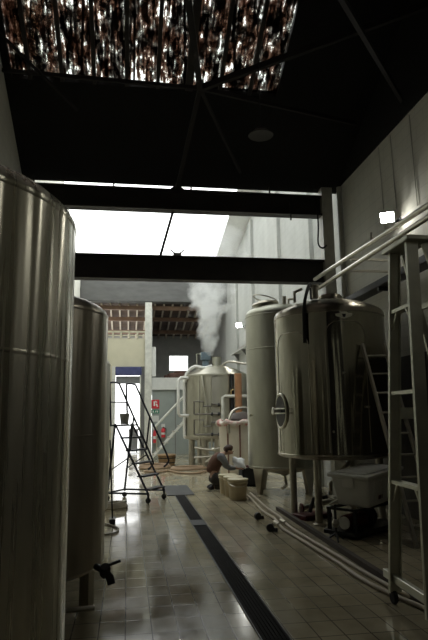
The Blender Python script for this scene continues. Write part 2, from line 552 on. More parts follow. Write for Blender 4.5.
# clear north-light glazing standing on the valley, above the opening
nl = bpy.data.objects.new('window_6', None)
COL.objects.link(nl)
struct(nl)
nl.location = (0, YV + 0.06, ZV)
hh = bay_roof(YV) - ZV
MB().box(((XL + XR) / 2, 0, 0.10), (XR - XL, 0.12, 0.20)).build('sill', 'beam', nl, flat=True)
nx = [XL + i * (XR - XL) / 6 for i in range(7)]
for a, b in zip(nx, nx[1:]):
    MB().box(((a + b) / 2, 0, 0.2 + (hh - 0.2) / 2), (b - a - 0.04, 0.006, hh - 0.2)).build('pane', 'clear_glass', nl, flat=True)
for x in nx:
    MB().box((x, 0, hh / 2), (0.05, 0.08, hh)).build('mullion', 'beam', nl, flat=True)

# hall roof with the skylight cut out of it
SKX0, SKX1, SKY0, SKY1 = -2.00, 2.60, 4.9, 9.15
def roof_piece(x0, x1, y0, y1):
    mb = MB()
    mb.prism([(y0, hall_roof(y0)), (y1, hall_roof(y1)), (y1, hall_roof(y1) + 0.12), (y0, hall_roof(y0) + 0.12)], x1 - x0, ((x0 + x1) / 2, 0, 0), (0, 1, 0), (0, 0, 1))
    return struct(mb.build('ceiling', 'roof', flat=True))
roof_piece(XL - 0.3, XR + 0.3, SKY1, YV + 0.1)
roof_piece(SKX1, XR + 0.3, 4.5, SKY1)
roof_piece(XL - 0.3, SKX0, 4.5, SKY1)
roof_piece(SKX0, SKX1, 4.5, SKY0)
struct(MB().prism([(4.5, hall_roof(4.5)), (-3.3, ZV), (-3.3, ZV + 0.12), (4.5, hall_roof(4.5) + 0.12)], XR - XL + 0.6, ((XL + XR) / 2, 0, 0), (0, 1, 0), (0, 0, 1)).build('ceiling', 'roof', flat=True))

# skylight: grimy sheets between dark glazing bars
sky_root = bpy.data.objects.new('window_1', None)
COL.objects.link(sky_root)
struct(sky_root)
slope = math.atan(-0.5)
sky_root.location = (0, SKY1, hall_roof(SKY1))
sky_root.rotation_euler = (slope, 0, 0)       # local y runs up/down the slope
LEN = (SKY1 - SKY0) / math.cos(slope)
bars_x = [-2.00, -1.70, -1.17, -0.63, -0.08, 0.455, 1.005, 1.555, 2.10, 2.60]
for a, b in zip(bars_x, bars_x[1:]):
    MB().box(((a + b) / 2, -LEN / 2, 0.06), (b - a, LEN, 0.004)).build('pane', 'skylight', sky_root, flat=True)
for i, x in enumerate(bars_x[1:-1]):
    MB().box((x, -LEN / 2, 0.02), (0.065 if i != 5 else 0.13, LEN, 0.07)).build('glazing_bar', 'beam', sky_root)
for yy in (-1.9, -3.4):
    MB().box(((SKX0 + SKX1) / 2, -LEN * 0 + yy, 0.09), (SKX1 - SKX0, 0.02, 0.03)).build('glazing_bar', 'beam', sky_root)

# dark steelwork of the hall roof
def beam(name, a, b, w, h, m='beam', up=(0, 0, 1)):
    return struct(MB().bar(a, b, w, h, up).build(name, m, bevel=0))
def i_beam(z0, z1, y, x0, x1):
    mb = MB()
    h = z1 - z0
    xc, L = (x0 + x1) / 2, x1 - x0
    mb.box((xc, y, z1 - 0.02), (L, 0.24, 0.04))
    mb.box((xc, y, z0 + 0.02), (L, 0.24, 0.04))
    mb.box((xc, y, (z0 + z1) / 2), (L, 0.03, h - 0.08))
    return struct(mb.build('beam', 'beam'))
i_beam(5.72, 6.16, YV, XL, 4.02)
i_beam(4.27, 4.76, YV, XL, 4.02)
node = (1.12, 8.5, 6.93)
beam('truss_strut', node, (0.94, 10.85, 6.16), 0.07, 0.07, 'truss')
beam('truss_strut', node, (0.72, 6.6, 7.05), 0.09, 0.09, 'truss')
beam('truss_strut', node, (4.38, 7.0, 7.62), 0.07, 0.10, 'truss')
beam('truss_strut', node, (4.2, 9.4, 7.0), 0.05, 0.07, 'truss')
beam('truss_strut', node, (-2.1, 8.9, 7.25), 0.05, 0.06, 'truss')
beam('truss_strut', (2.35, 5.5, 6.35), (4.39, 8.0, 6.66), 0.06, 0.08, 'truss')
beam('truss_strut', (-2.1, 7.4, 7.15), (-0.85, 8.6, 6.45), 0.035, 0.035, 'truss')
beam('truss_strut', node, (2.2, 10.6, 6.45), 0.05, 0.05, 'truss')
for x in (-1.89, -0.33, 1.24, 2.9):
    beam('hanger', (x, YV, 6.16), (x, YV, 6.42), 0.03, 0.03)
beam('hanger', (3.30, YV - 0.14, 5.58), (3.30, YV - 0.14, 5.98), 0.03, 0.03)
beam('brace', (0.87, YV + 0.05, 5.74), (0.60, YV + 0.05, 4.74), 0.05, 0.05, 'truss')

struct(MB().box((XR - 0.015, 4.0, 1.25), (0.03, 13.7, 2.5)).build('shade_band', 'wall_shade', flat=True))  # dark strip along the lower hall wall: shade painted in as colour
# columns
mb = MB()
mb.box((4.11, YV - 0.02, 3.17), (0.23, 0.22, 6.34)).box((4.11, YV - 0.02, 0.02), (0.36, 0.34, 0.04))
struct(mb.build('column', 'column_grey'))
struct(MB().tube([(4.34, YV - 0.25, 0), (4.34, YV - 0.25, 6.3)], 0.055, 12).build('downpipe', 'column_grey'))
struct(MB().box((0.86, YB - 0.16, 3.3), (0.30, 0.16, 6.6)).build('column', 'column_white', bevel=0.01))

# kettle bay: lit translucent roof between ribs
def slope_box(mb, x0, x1, y0, y1, dz, th):
    mb.prism([(y0, bay_roof(y0) + dz), (y1, bay_roof(y1) + dz), (y1, bay_roof(y1) + dz + th), (y0, bay_roof(y0) + dz + th)], x1 - x0, ((x0 + x1) / 2, 0, 0), (0, 1, 0), (0, 0, 1))
    return mb
gl_root = bpy.data.objects.new('window_2', None)
COL.objects.link(gl_root)
struct(gl_root)
xs = [XL + i * (3.6 - XL) / 5 for i in range(6)]
for a, b in zip(xs, xs[1:]):
    slope_box(MB(), a, b, YV + 0.12, YB + 0.2, 0, 0.02).build('pane', 'glazing', gl_root, flat=True)
struct(slope_box(MB(), 3.6, XR + 0.3, YV + 0.12, YB + 0.3, 0, 0.05).build('ceiling', 'white_paint', flat=True))
# pilasters on the long white wall
for y, z1 in ((12.9, 9.5), (15.8, 9.2), (19.4, 8.6), (22.4, 8.0)):
    struct(MB().box((XR - 0.05, y, z1 / 2), (0.1, 0.34, z1)).build('pilaster', 'wall_bay', flat=True))

# far wall: cream wall and doorway on one side, panelled wall and loft on the other
struct(MB().box(((XL - 0.56) / 2, YB + 0.1, 2.49), (-0.56 - XL, 0.2, 4.98)).build('wall_far', 'cream', flat=True))
struct(MB().box((0.09, YB + 0.1, (3.78 + 4.98) / 2), (1.3, 0.2, 4.98 - 3.78)).build('wall_far', 'cream', flat=True))
struct(MB().box((0.64, YB + 0.1, 1.89), (0.2, 0.2, 3.78)).build('wall_far', 'dark_grey', flat=True))
struct(MB().box((2.72, YB + 0.1, 1.38), (3.36, 0.2, 2.76)).build('wall_far', 'grey_panel', flat=True))
struct(MB().box((2.70, YB + 0.06, 3.02), (3.4, 0.34, 0.52)).build('trim_1', 'pale_beam', flat=True))
for x in (2.05, 3.05):
    struct(MB().box((x, YB - 0.01, 1.38), (0.03, 0.03, 2.74)).build('trim_2', 'dark_grey'))
struct(MB().box(((XL + XR) / 2, YB + 0.05, 7.12), (XR - XL, 0.5, 0.96)).build('beam', 'eave_grey', bevel=0.03))
# perforated vent blocks along the top of the cream wall
mb = MB()
mb.box((-0.7, YB + 0.1, 5.33), (2.84, 0.2, 0.05)).box((-0.7, YB + 0.1, 5.00), (2.84, 0.2, 0.04)).box((-0.7, YB + 0.1, 5.16), (2.84, 0.2, 0.03))
for i in range(9):
    mb.box((XL + 0.02 + i * 0.355, YB + 0.1, 5.16), (0.07, 0.2, 0.36))
struct(mb.build('vent_block', 'cream', flat=True))

# doorway
d = bpy.data.objects.new('door_1', None)
COL.objects.link(d)
struct(d)
d.location = (0, YB, 0)
MB().box((0.01, 0.1, 3.20), (1.06, 0.12, 0.32)).build('roller_curtain', 'roller', d)
MB().box((0.01, 0.02, 3.58), (1.14, 0.28, 0.36)).build('roller_housing', 'blue', d, bevel=0.04)
MB().box((-0.62, -0.02, 1.89), (0.16, 0.16, 3.78)).build('door_frame', 'column_white', d)
MB().box((0.53, 0.02, 1.7), (0.05, 0.12, 3.4)).build('door_frame', 'column_white', d)

# loft / room behind: rafters, purlins, boards, grey wall with a window
YE = 30.5
def loft_roof(y):
    return 6.62 - 0.16 * (y - YB)
struct(MB().prism([(YB + 0.3, loft_roof(YB + 0.3) + 0.14), (YE, loft_roof(YE) + 0.14), (YE, loft_roof(YE) + 0.2), (YB + 0.3, loft_roof(YB + 0.3) + 0.2)], XR - XL + 1.2, ((XL + XR) / 2, 0, 0), (0, 1, 0), (0, 0, 1)).build('ceiling', 'boards_brown', flat=True))
for i in range(18):
    x = XL + 0.1 + i * 0.40
    struct(MB().bar((x, YB + 0.3, loft_roof(YB + 0.3) + 0.07), (x, YE, loft_roof(YE) + 0.07), 0.07, 0.14).build('rafter', 'rafter'))
for y in (25.45, 27.0, 29.0):
    struct(MB().box(((XL + XR) / 2, y, loft_roof(y) - 0.08), (XR - XL + 0.8, 0.14, 0.18)).build('purlin', 'purlin'))
struct(MB().box((-0.6, YE + 0.1, 6.0), (3.4, 0.2, 1.0)).build('wall_loft', 'loft_grey', flat=True))
wx0, wx1, wz0, wz1 = 2.16, 3.20, 3.98, 4.86
for c, s in ((((1.05 + wx0) / 2, YE, 4.6), (wx0 - 1.05, 0.2, 3.7)), (((wx1 + 5.2) / 2, YE, 4.6), (5.2 - wx1, 0.2, 3.7)),
             (((wx0 + wx1) / 2, YE, (wz0 + 2.75) / 2), (wx1 - wx0, 0.2, wz0 - 2.75)), (((wx0 + wx1) / 2, YE, (wz1 + 6.45) / 2), (wx1 - wx0, 0.2, 6.45 - wz1))):
    struct(MB().box(c, s).build('wall_loft', 'loft_grey', flat=True))
w3 = bpy.data.objects.new('window_3', None)
COL.objects.link(w3)
struct(w3)
w3.location = ((wx0 + wx1) / 2, YE, wz0)
MB().box((0, 0.05, (wz1 - wz0) / 2), (wx1 - wx0, 0.01, wz1 - wz0)).build('pane', 'glazing', w3, flat=True)
mb = MB()
for zz in (0.02, wz1 - wz0 - 0.02):
    mb.box((0, -0.08, zz), (wx1 - wx0, 0.08, 0.05))
for xx in (-(wx1 - wx0) / 2, (wx1 - wx0) / 2):
    mb.box((xx, -0.08, (wz1 - wz0) / 2), (0.05, 0.08, wz1 - wz0))
mb.build('window_frame', 'white_paint', w3)
struct(MB().box((3.0, 27.85, 3.2), (4.2, 5.2, 0.16)).build('floor_loft', 'loft_grey', flat=True))
struct(MB().box((1.0, 27.85, 4.7), (0.1, 5.3, 3.4)).build('wall_loft_side', 'loft_grey', flat=True))
struct(MB().box((4.5, 27.9, 4.9), (0.1, 5.3, 4.2)).build('wall_loft_side', 'loft_grey', flat=True))
struct(MB().box((1.12, 25.1, 4.0), (0.16, 0.1, 1.3)).build('trim_3', 'white_paint'))

# floor channel with its grate and kerb under the tanks
gr = thing('drain_grate', 'long dark slotted drain grate sunk along the tiled floor', 'drain', (1.075, 0, 0))
mb = MB()
for i in range(7):
    mb.box((-0.086 + i * 0.0287, 7.9, 0.004), (0.013, 8.2, 0.010))
mb.build('grate_bars', 'grate', gr)
MB().box((-0.103, 7.9, 0.004), (0.010, 8.2, 0.012)).build('grate_frame', 'black_metal', gr)
MB().box((0.103, 7.9, 0.004), (0.010, 8.2, 0.012)).build('grate_frame', 'black_metal', gr)
MB().box((0, 7.9, 0.0008), (0.21, 8.2, 0.0016)).build('channel_bed', 'grate', gr)
MB().box((0, 8.9, 0.010), (0.2, 0.42, 0.012)).build('cover_plate', 'plate', gr)
tag(MB().box((1.10, 12.86, 0.006), (0.56, 1.66, 0.012)).build('floor_plate', 'plate'), 'dark steel plate laid flat on the floor at the end of the drain grate', 'plate')
struct(MB().bar((2.55, 9.8, 0.03), (2.46, 3.6, 0.03), 0.06, 0.06).build('trim_4', 'kerb'))

# ================================================================== TANKS
def dish(R, z0, h, up=True, n=8):
    """profile points of a dished head of height h on radius R starting at z0"""
    out = []
    for i in range(n + 1):
        a = PI / 2 * i / n
        out.append((max(R * math.cos(a), 0.0), z0 + (h if up else -h) * math.sin(a)))
    out[-1] = (0.0, out[-1][1])
    return out

def tall_tank(name, label, loc, R, z0, z1, seams, m, legs, group=None, dome=0.22, legr=0.045, rleg=0.82):
    t = thing(name, label, 'tank', loc, 0, group)
    MB().lathe([(R, z0), (R, z1)], seg=96, cap=False).build('body', m, t)
    MB().lathe(dish(R * 0.999, z1, dome), seg=96, cap=False).build('top_head', m, t)
    MB().lathe(list(reversed(dish(R * 0.999, z0, 0.12, up=False))), seg=96, cap=False).build('bottom_head', m, t)
    for z in seams:
        MB().lathe([(R, z - 0.010), (R + 0.0012, z - 0.004), (R + 0.0012, z + 0.004), (R, z + 0.010)], seg=96, cap=False).build('seam', m, t)
    MB().lathe([(R, z1 - 0.02), (R + 0.003, z1 - 0.015), (R + 0.003, z1 + 0.005), (R, z1 + 0.012)], seg=96, cap=False).build('rim_band', m, t)
    for a in legs:
        x, y = R * rleg * math.cos(a), R * rleg * math.sin(a)
        lg = MB().box((x, y, (z0 + 0.05) / 2), (0.09, 0.11, z0 + 0.05), rz=a).build('leg', 'leg', t, bevel=0.006)
        MB().lathe([(0.07, 0.0), (0.07, 0.015), (0.02, 0.03)], (x, y, 0), 16).build('foot_pad', 'leg', lg)
    return t

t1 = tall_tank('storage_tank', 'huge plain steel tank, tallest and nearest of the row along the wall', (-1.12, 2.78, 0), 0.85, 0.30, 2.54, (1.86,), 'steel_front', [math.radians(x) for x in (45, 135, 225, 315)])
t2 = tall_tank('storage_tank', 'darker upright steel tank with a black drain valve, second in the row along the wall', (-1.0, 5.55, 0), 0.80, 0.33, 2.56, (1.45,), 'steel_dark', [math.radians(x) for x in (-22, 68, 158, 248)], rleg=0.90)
# outlet valve of the second tank
vp = Vector((-0.17, 5.0, 0.36)) - Vector((-1.0, 5.55, 0))
v = MB().tube([vp + Vector((-0.08, 0.08, 0.02)), vp], 0.026, 10).lathe([(0.035, -0.05), (0.045, -0.03), (0.045, 0.03), (0.035, 0.05)], vp, 14, RX(0.6)).build('outlet_valve', 'black_metal', t2)
MB().tube([vp, vp + Vector((0.04, -0.01, -0.05)), vp + Vector((0.055, -0.02, -0.10))], [0.03, 0.035, 0.032], 10).build('spout', 'black_metal', v)
MB().bar(vp + Vector((0.0, 0, 0.035)), vp + Vector((0.125, 0, 0.075)), 0.030, 0.02).build('lever', 'black_metal', v)
MB().tube([(0.75, -0.60, 0.10), (0.2, -0.75, 0.12), (-0.5, -0.62, 0.12)], 0.02, 8).build('drain_pipe', 'leg', t2)
t3 = tall_tank('storage_tank', 'pale steel tank showing as a strip between the dark tank and the black rolling ladder', (-1.12, 8.45, 0), 0.86, 0.36, 2.36, (1.5,), 'steel_dull', [math.radians(x) for x in (-22, 68, 158, 248)], rleg=0.9)

# --- the polished tank A
A = thing('conditioning_tank', 'polished stainless tank with oval side hatch, standing on four round legs before the white wall', 'tank', (3.26, 8.85, 0))
R = 0.89
MB().lathe([(R, 0.98), (R, 3.14)], seg=128, cap=False).build('body', 'steel_bright', A)
MB().lathe([(R, 3.14), (R, 3.19), (R * 0.975, 3.235), (R * 0.90, 3.28), (R * 0.70, 3.36), (R * 0.45, 3.42), (0.2, 3.455), (0, 3.46)], seg=128, cap=False).build('top_head', 'steel_dark', A)
MB().lathe([(0, 0.90), (0.3, 0.905), (R * 0.75, 0.925), (R * 0.95, 0.95), (R, 0.98)], seg=128, cap=False).build('bottom_head', 'steel_dark', A)
for z in (3.14, 1.0):
    MB().lathe([(R, z - 0.014), (R + 0.007, z - 0.008), (R + 0.007, z + 0.008), (R, z + 0.014)], seg=128, cap=False).build('seam', 'steel_dark', A)
# arched edge of the cooling jackets, welded to the shell
def on_shell(R, ang, z):
    return Vector((R * math.cos(ang), R * math.sin(ang), z))
def jacket(a0, a1, z0, z1, rc):
    pts = [on_shell(R + 0.002, a0, z0)]
    for k in range(9):
        q = PI / 2 * k / 8
        pts.append(on_shell(R + 0.002, a0 + rc / R * (1 - math.cos(q)), z1 - rc + rc * math.sin(q)))
    for k in range(1, 12):
        pts.append(on_shell(R + 0.002, (a0 + rc / R) + (a1 - a0 - 2 * rc / R) * k / 12, z1))
    for k in range(9):
        q = PI / 2 * (1 - k / 8)
        pts.append(on_shell(R + 0.002, a1 - rc / R * (1 - math.cos(q)), z1 - rc + rc * math.sin(q)))
    pts.append(on_shell(R + 0.002, a1, z0))
    return MB().tube(pts, 0.006, 6).build('jacket_weld', 'steel_dark', A)
rad = math.radians
jacket(rad(184), rad(229), 1.05, 2.86, 0.22)
jacket(rad(246), rad(286), 1.05, 2.98, 0.22)
for a in (152, 227, 332, 47):
    x, y = 0.68 * math.cos(rad(a)), 0.68 * math.sin(rad(a))
    lg = MB().tube([(x, y, 0.02), (x, y, 0.95)], 0.055, 18).build('leg', 'leg', A)
    MB().lathe([(0.10, 0.0), (0.10, 0.02), (0.06, 0.04)], (x, y, 0), 18).build('foot_pad', 'leg', lg)
# oval hatch in its side, with bracket arms
ha = rad(188)
hc = on_shell(R, ha, 1.66)
out = Vector((math.cos(ha), math.sin(ha), 0))
tn = Vector((-math.sin(ha), math.cos(ha), 0))
ell = [hc + out * 0.012 + tn * 0.19 * math.cos(2 * PI * k / 28) * 1.0 + Vector((0, 0, 0.26 * math.sin(2 * PI * k / 28))) - out * (0.19 * math.cos(2 * PI * k / 28)) ** 2 / (2 * R) for k in range(28)]
h = MB().tube(ell, 0.022, 8, closed=True).build('hatch_ring', 'pipe', A)
MB().prism([(0.175 * math.cos(2 * PI * k / 28), 0.24 * math.sin(2 * PI * k / 28)) for k in range(28)], 0.02, hc + out * 0.01, tn, (0, 0, 1)).build('hatch_door', 'black_metal', h)
for dz in (-0.035, 0.035):
    MB().tube([hc + out * 0.05 + tn * 0.26 + Vector((0, 0, dz)), hc + out * 0.06 + Vector((0, 0, dz)), hc + out * 0.03 - tn * 0.30 + Vector((0, 0, dz))], 0.010, 8).build('hatch_arm', 'pipe', h)
MB().tube([hc + out * 0.02, hc + out * 0.14], 0.018, 10).build('hatch_screw', 'pipe', h)
MB().lathe([(0.05, 0), (0.06, 0.01), (0.05, 0.02)], hc + out * 0.13, 14, Matrix.Rotation(PI / 2, 3, tn)).build('hatch_wheel', 'pipe', h)
# badge, sample tap, thermometer
ba = rad(265)
bc = on_shell(R + 0.004, ba, 3.06)
bt = Vector((-math.sin(ba), math.cos(ba), 0))
bd = MB().prism([(-0.13, 0.02), (-0.06, 0.035), (-0.04, 0.055), (0.04, 0.055), (0.06, 0.035), (0.13, 0.02), (0.12, -0.01), (0.05, -0.035), (0, -0.05), (-0.05, -0.035), (-0.12, -0.01)], 0.012, bc, bt, (0, 0, 1)).build('badge', 'pipe', A)
MB().prism([(-0.03, 0.02), (0.03, 0.02), (0.02, -0.02), (0, -0.035), (-0.02, -0.02)], 0.02, bc, bt, (0, 0, 1)).build('badge_shield', 'black_metal', bd)
for a, z in ((250, 1.35), (284, 1.70), (262, 2.2)):
    p = on_shell(R, rad(a), z)
    o_ = Vector((math.cos(rad(a)), math.sin(rad(a)), 0))
    MB().tube([p, p + o_ * 0.05], 0.016, 10).build('sample_tap', 'pipe', A)
# valve cluster and black hose on the crown
MB().tube([(-0.36, -0.45, 3.40), (-0.36, -0.45, 3.60)], 0.05, 14).build('crown_nozzle', 'leg', A)
MB().lathe([(0.07, 0), (0.07, 0.03)], (-0.36, -0.45, 3.58), 16).build('nozzle_flange', 'leg', A)
MB().tube([(-0.62, -0.2, 3.38), (-0.62, -0.2, 3.55), (-0.5, -0.25, 3.60)], 0.025, 8).build('vent_pipe', 'leg', A)
MB().tube(smooth_path([(-0.30, -0.10, 3.47), (-0.38, -0.30, 3.66), (-0.52, -0.55, 3.50), (-0.625, -0.69, 3.22), (-0.635, -0.70, 2.95), (-0.64, -0.705, 2.66)]), 0.028, 8).build('crown_hose', 'black_rubber', A)
MB().lathe([(0.20, 3.47), (0.20, 3.52), (0.18, 3.55), (0, 3.56)], (0.05, 0, 0), 32).build('crown_cover', 'steel_dark', A)
MB().tube([(0.3, 0, 0.91), (-0.2, -0.3, 0.55), (-0.32, -0.62, 0.46)], 0.03, 10).build('bottom_outlet', 'pipe', A)

# --- the duller tank B behind it
B = thing('fermenting_tank', 'dull grey green steel tank with round lid, half hidden behind the polished tank', 'tank', (3.31, 12.05, 0))
R = 0.76
MB().lathe([(R, 0.53), (R, 3.78)], seg=96, cap=False).build('body', 'steel_dull', B)
MB().lathe(dish(R * 0.999, 3.78, 0.22), seg=96, cap=False).build('top_head', 'steel_dull', B)
MB().lathe([(0.06, 0.34), (0.10, 0.36), (R * 0.97, 0.50), (R, 0.53)], seg=96, cap=False).build('bottom_cone', 'steel_dark', B)
for z in (3.72, 3.0, 0.55):
    MB().lathe([(R, z - 0.012), (R + 0.006, z - 0.006), (R + 0.006, z + 0.006), (R, z + 0.012)], seg=96, cap=False).build('seam', 'steel_dull', B)
for a in (208, 298, 118, 28):
    x, y = 0.70 * math.cos(rad(a)), 0.70 * math.sin(rad(a))
    lg = MB().prism([(-0.17, 0.60), (0.17, 0.60), (0.045, 0.02), (-0.045, 0.02)], 0.09, (x, y, 0), (-math.sin(rad(a)), math.cos(rad(a)), 0), (0, 0, 1)).build('leg', 'leg', B)
    MB().lathe([(0.07, 0), (0.07, 0.02)], (x, y, 0), 14).build('foot_pad', 'leg', lg)
mh = MB().lathe([(0.25, 0), (0.25, 0.12)], (-0.34, -0.12, 3.88), 32).build('manway_neck', 'steel_dull', B)
MB().lathe([(0.29, 0), (0.30, 0.02), (0.27, 0.05), (0.15, 0.09), (0, 0.10)], (-0.34, -0.12, 3.99), 32, RY(-0.12)).build('manway_lid', 'steel_dark', mh)
MB().tube([(-0.34 + 0.26 * math.cos(2 * PI * k / 24), -0.12 + 0.26 * math.sin(2 * PI * k / 24), 4.13 - 0.07 * math.cos(2 * PI * k / 24)) for k in range(24)], 0.014, 6, closed=True).build('lid_wheel', 'leg', mh)
MB().tube([(0.0, -0.45, 3.92), (0.0, -0.45, 4.12)], 0.045, 12).build('crown_nozzle', 'leg', B)
MB().tube([(0.12, -0.35, 3.92), (0.12, -0.35, 4.08), (0.28, -0.35, 4.09)], 0.03, 10).build('vent_pipe', 'leg', B)
MB().tube([(-0.735, -0.28, 1.60), (-0.80, -0.33, 1.60)], 0.02, 8).build('sample_tap', 'pipe', B)
MB().tube([(0, 0, 0.36), (0, -0.1, 0.14), (-0.2, -0.55, 0.14)], 0.03, 10).build('bottom_outlet', 'leg', B)

# --- the brew kettle in the bay
K = thing('brew_kettle', 'wide steel brew kettle with shallow cone lid, steaming beyond the crouching person', 'kettle', (3.0, 19.4, 0))
R = 1.12
MB().lathe([(R, 0.86), (R, 2.92)], seg=96, cap=False).build('body', 'steel_kettle', K)
MB().lathe([(R + 0.04, 2.90), (R + 0.04, 2.96), (R, 2.98), (0.62, 3.22), (0.26, 3.30), (0.0, 3.30)], seg=96).build('cone_lid', 'steel_kettle', K)
MB().lathe([(0.0, 0.72), (0.5, 0.76), (R, 0.86)], seg=96, cap=False).build('bottom_head', 'steel_dark', K)
MB().lathe([(R, 0.88), (R + 0.02, 0.89), (R + 0.02, 0.96), (R, 0.97)], seg=96, cap=False).build('base_band', 'leg', K)
MB().lathe([(0.15, 3.28), (0.15, 3.58), (0.17, 3.60)], (0.02, -0.1, 0), 24, cap=False).build('vapour_stub', 'steel_dull', K)
MB().tube(smooth_path([(-1.10, -0.35, 2.72), (-1.05, -0.4, 3.02), (-0.80, -0.45, 3.24), (-0.45, -0.45, 3.20), (-0.2, -0.4, 3.28)]), 0.055, 10).build('lid_hose', 'white_paint', K)
for a in (200, 236, 262, 300, 60, 120):
    x, y = 0.95 * math.cos(rad(a)), 0.95 * math.sin(rad(a))
    lg = MB().tube([(x, y, 0.01), (x, y, 0.90)], 0.10, 14).build('leg', 'leg', K)
    MB().lathe([(0.12, 0), (0.12, 0.02)], (x, y, 0), 14).build('foot_pad', 'leg', lg)
mt = MB().lathe([(0.10, 0), (0.12, 0.02), (0.12, 0.26), (0.08, 0.30)], (-0.28, 0.55, 3.26), 20).build('agitator_motor', 'motor_blue', K)
MB().box((-0.28, 0.53, 3.70), (0.34, 0.26, 0.28)).build('control_box', 'motor_blue', mt, bevel=0.02)
MB().tube([(-0.60, 0.5, 3.18), (-0.60, 0.5, 3.78), (-0.40, 0.5, 3.78)], 0.02, 8).build('conduit', 'pipe', mt)
# pale sight tube up the side, and loops of pipework with black joints in front
MB().tube([(-1.13, -0.30, 0.95), (-1.13, -0.30, 2.90)], 0.05, 10).build('sight_tube', 'white_paint', K)
fy = -1.16
MB().tube([(-0.95, -0.45, 1.62), (-1.30, -0.62, 1.62), (-1.36, -0.65, 1.70), (-1.36, -0.65, 2.78), (-1.28, -0.62, 2.86), (-0.93, -0.45, 2.86)], 0.05, 12).build('level_loop', 'white_paint', K)
for x in (-0.72, -0.33, -0.10):
    MB().tube([(x, fy + 0.1, 0.55), (x, fy + 0.1, 2.88)], 0.028, 10).build('riser_pipe', 'pipe', K)
MB().tube(smooth_path([(-0.62, fy + 0.15, 2.90), (-0.58, fy + 0.06, 2.4), (-0.50, fy + 0.04, 1.9), (-0.52, fy + 0.05, 1.1)]), 0.025, 8).build('riser_pipe', 'pipe', K)
for z0, z1 in ((1.66, 2.06), (1.02, 1.48)):
    pp = MB().tube([(-0.90, fy, z0), (-0.90, fy, z1), (-0.60, fy, z1), (-0.60, fy, z0 + 0.25), (-0.34, fy, z0 + 0.25), (-0.34, fy, z1 - 0.08), (0.04, fy, z1 - 0.12)], 0.028, 8).tube([(-0.90, fy, z0), (0.06, fy, z0)], 0.028, 8).build('pipe_loop', 'pipe_dark', K)
    for x, z in ((-0.10, z0), (-0.10, z1 - 0.11), (-0.33, z0)):
        MB().lathe([(0.045, -0.035), (0.055, -0.02), (0.055, 0.02), (0.045, 0.035)], (x, fy, z), 12, RY(PI / 2)).build('black_valve', 'black_metal', pp)
for p in (((-0.9, fy, 0.62), (-0.3, fy - 0.05, 0.55), (0.1, fy, 0.72), (0.12, fy, 0.95)), ((-0.9, fy + 0.2, 0.30), (-0.2, fy + 0.1, 0.35), (0.3, fy + 0.1, 0.55)), ((-0.55, fy, 0.15), (-0.2, fy, 0.4), (0.05, fy, 0.45), (0.2, fy, 0.80))):
    MB().tube(smooth_path(p), 0.035, 8).build('floor_pipe', 'leg', K)
for p in ((-0.30, fy - 0.05, 0.55), (0.1, fy, 0.72), (0.05, fy, 0.45), (-0.2, fy + 0.1, 0.35)):
    MB().lathe([(0.05, -0.05), (0.065, -0.02), (0.065, 0.02), (0.05, 0.05)], p, 12, RY(PI / 2)).build('pipe_union', 'pipe', K)
MB().tube([(0.02, -1.22, 1.40), (0.02, -1.22, 2.17), (0.10, -1.22, 2.22), (1.0, -1.22, 2.22)], 0.055, 12).build('transfer_pipe', 'column_white', K)
MB().tube([(0.30, -1.22, 2.25), (0.30, -1.22, 2.40), (0.38, -1.22, 2.44)], 0.025, 8).build('pipe_tap', 'brass', K)
MB().tube([(0.53, -1.27, 0.0), (0.53, -1.27, 2.95)], 0.115, 20).build('lagged_pipe', 'copper', K)
MB().tube([(0.36, -1.12, 0.0), (0.36, -1.12, 2.93)], 0.06, 12).build('dark_pipe', 'black_metal', K)
MB().tube(smooth_path([(0.10, -0.35, 3.24), (0.35, -0.6, 3.40), (0.8, -0.75, 3.32), (1.05, -0.80, 3.34)]), 0.035, 8).build('lid_pipe', 'leg', K)

# ================================================================== STEAM
st_path = smooth_path([(3.02, 19.3, 3.72), (2.93, 19.3, 4.0), (2.82, 19.35, 4.7), (2.84, 19.4, 5.6), (2.92, 19.5, 6.5), (3.0, 19.7, 7.5), (3.0, 19.8, 8.2)], 5)
nst = len(st_path)
keys = [(0, 0.22), (0.12, 0.42), (0.3, 0.70), (0.5, 0.95), (0.65, 1.1), (0.85, 1.25), (1.0, 1.2)]
def lerp_keys(t):
    for (a, x), (b, y) in zip(keys, keys[1:]):
        if a <= t <= b:
            return x + (y - x) * (t - a) / (b - a)
    return keys[-1][1]
mb = MB()
mb.tube(st_path, [lerp_keys(i / (nst - 1)) * (1 + 0.10 * math.sin(i * 1.9)) for i in range(nst)], 28)
tag(mb.build('steam', 'steam'), 'column of white steam billowing up from the kettle lid', 'steam', kind='stuff')

# ================================================================== PERSON AND BUCKETS
def skin_mesh(name, verts, edges, m, parent, sub=2, root=0):
    me = bpy.data.meshes.new(name)
    me.from_pydata([v[0] for v in verts], edges, [])
    o = bpy.data.objects.new(name, me)
    COL.objects.link(o)
    o.modifiers.new('skin', 'SKIN')
    sv = me.skin_vertices[0].data
    for i, v in enumerate(verts):
        r = v[1]
        sv[i].radius = (r, r) if not isinstance(r, tuple) else r
        sv[i].use_root = (i == root)
    s = o.modifiers.new('sub', 'SUBSURF')
    s.levels = s.render_levels = sub
    dg = bpy.context.evaluated_depsgraph_get()
    dg.update()
    nm = bpy.data.meshes.new_from_object(o.evaluated_get(dg))
    bpy.data.objects.remove(o)
    nm.name = name
    nm.materials.clear()
    nm.materials.append(M[m])
    nm.polygons.foreach_set('use_smooth', [True] * len(nm.polygons))
    q = bpy.data.objects.new(name, nm)
    COL.objects.link(q)
    q.parent = parent
    return q

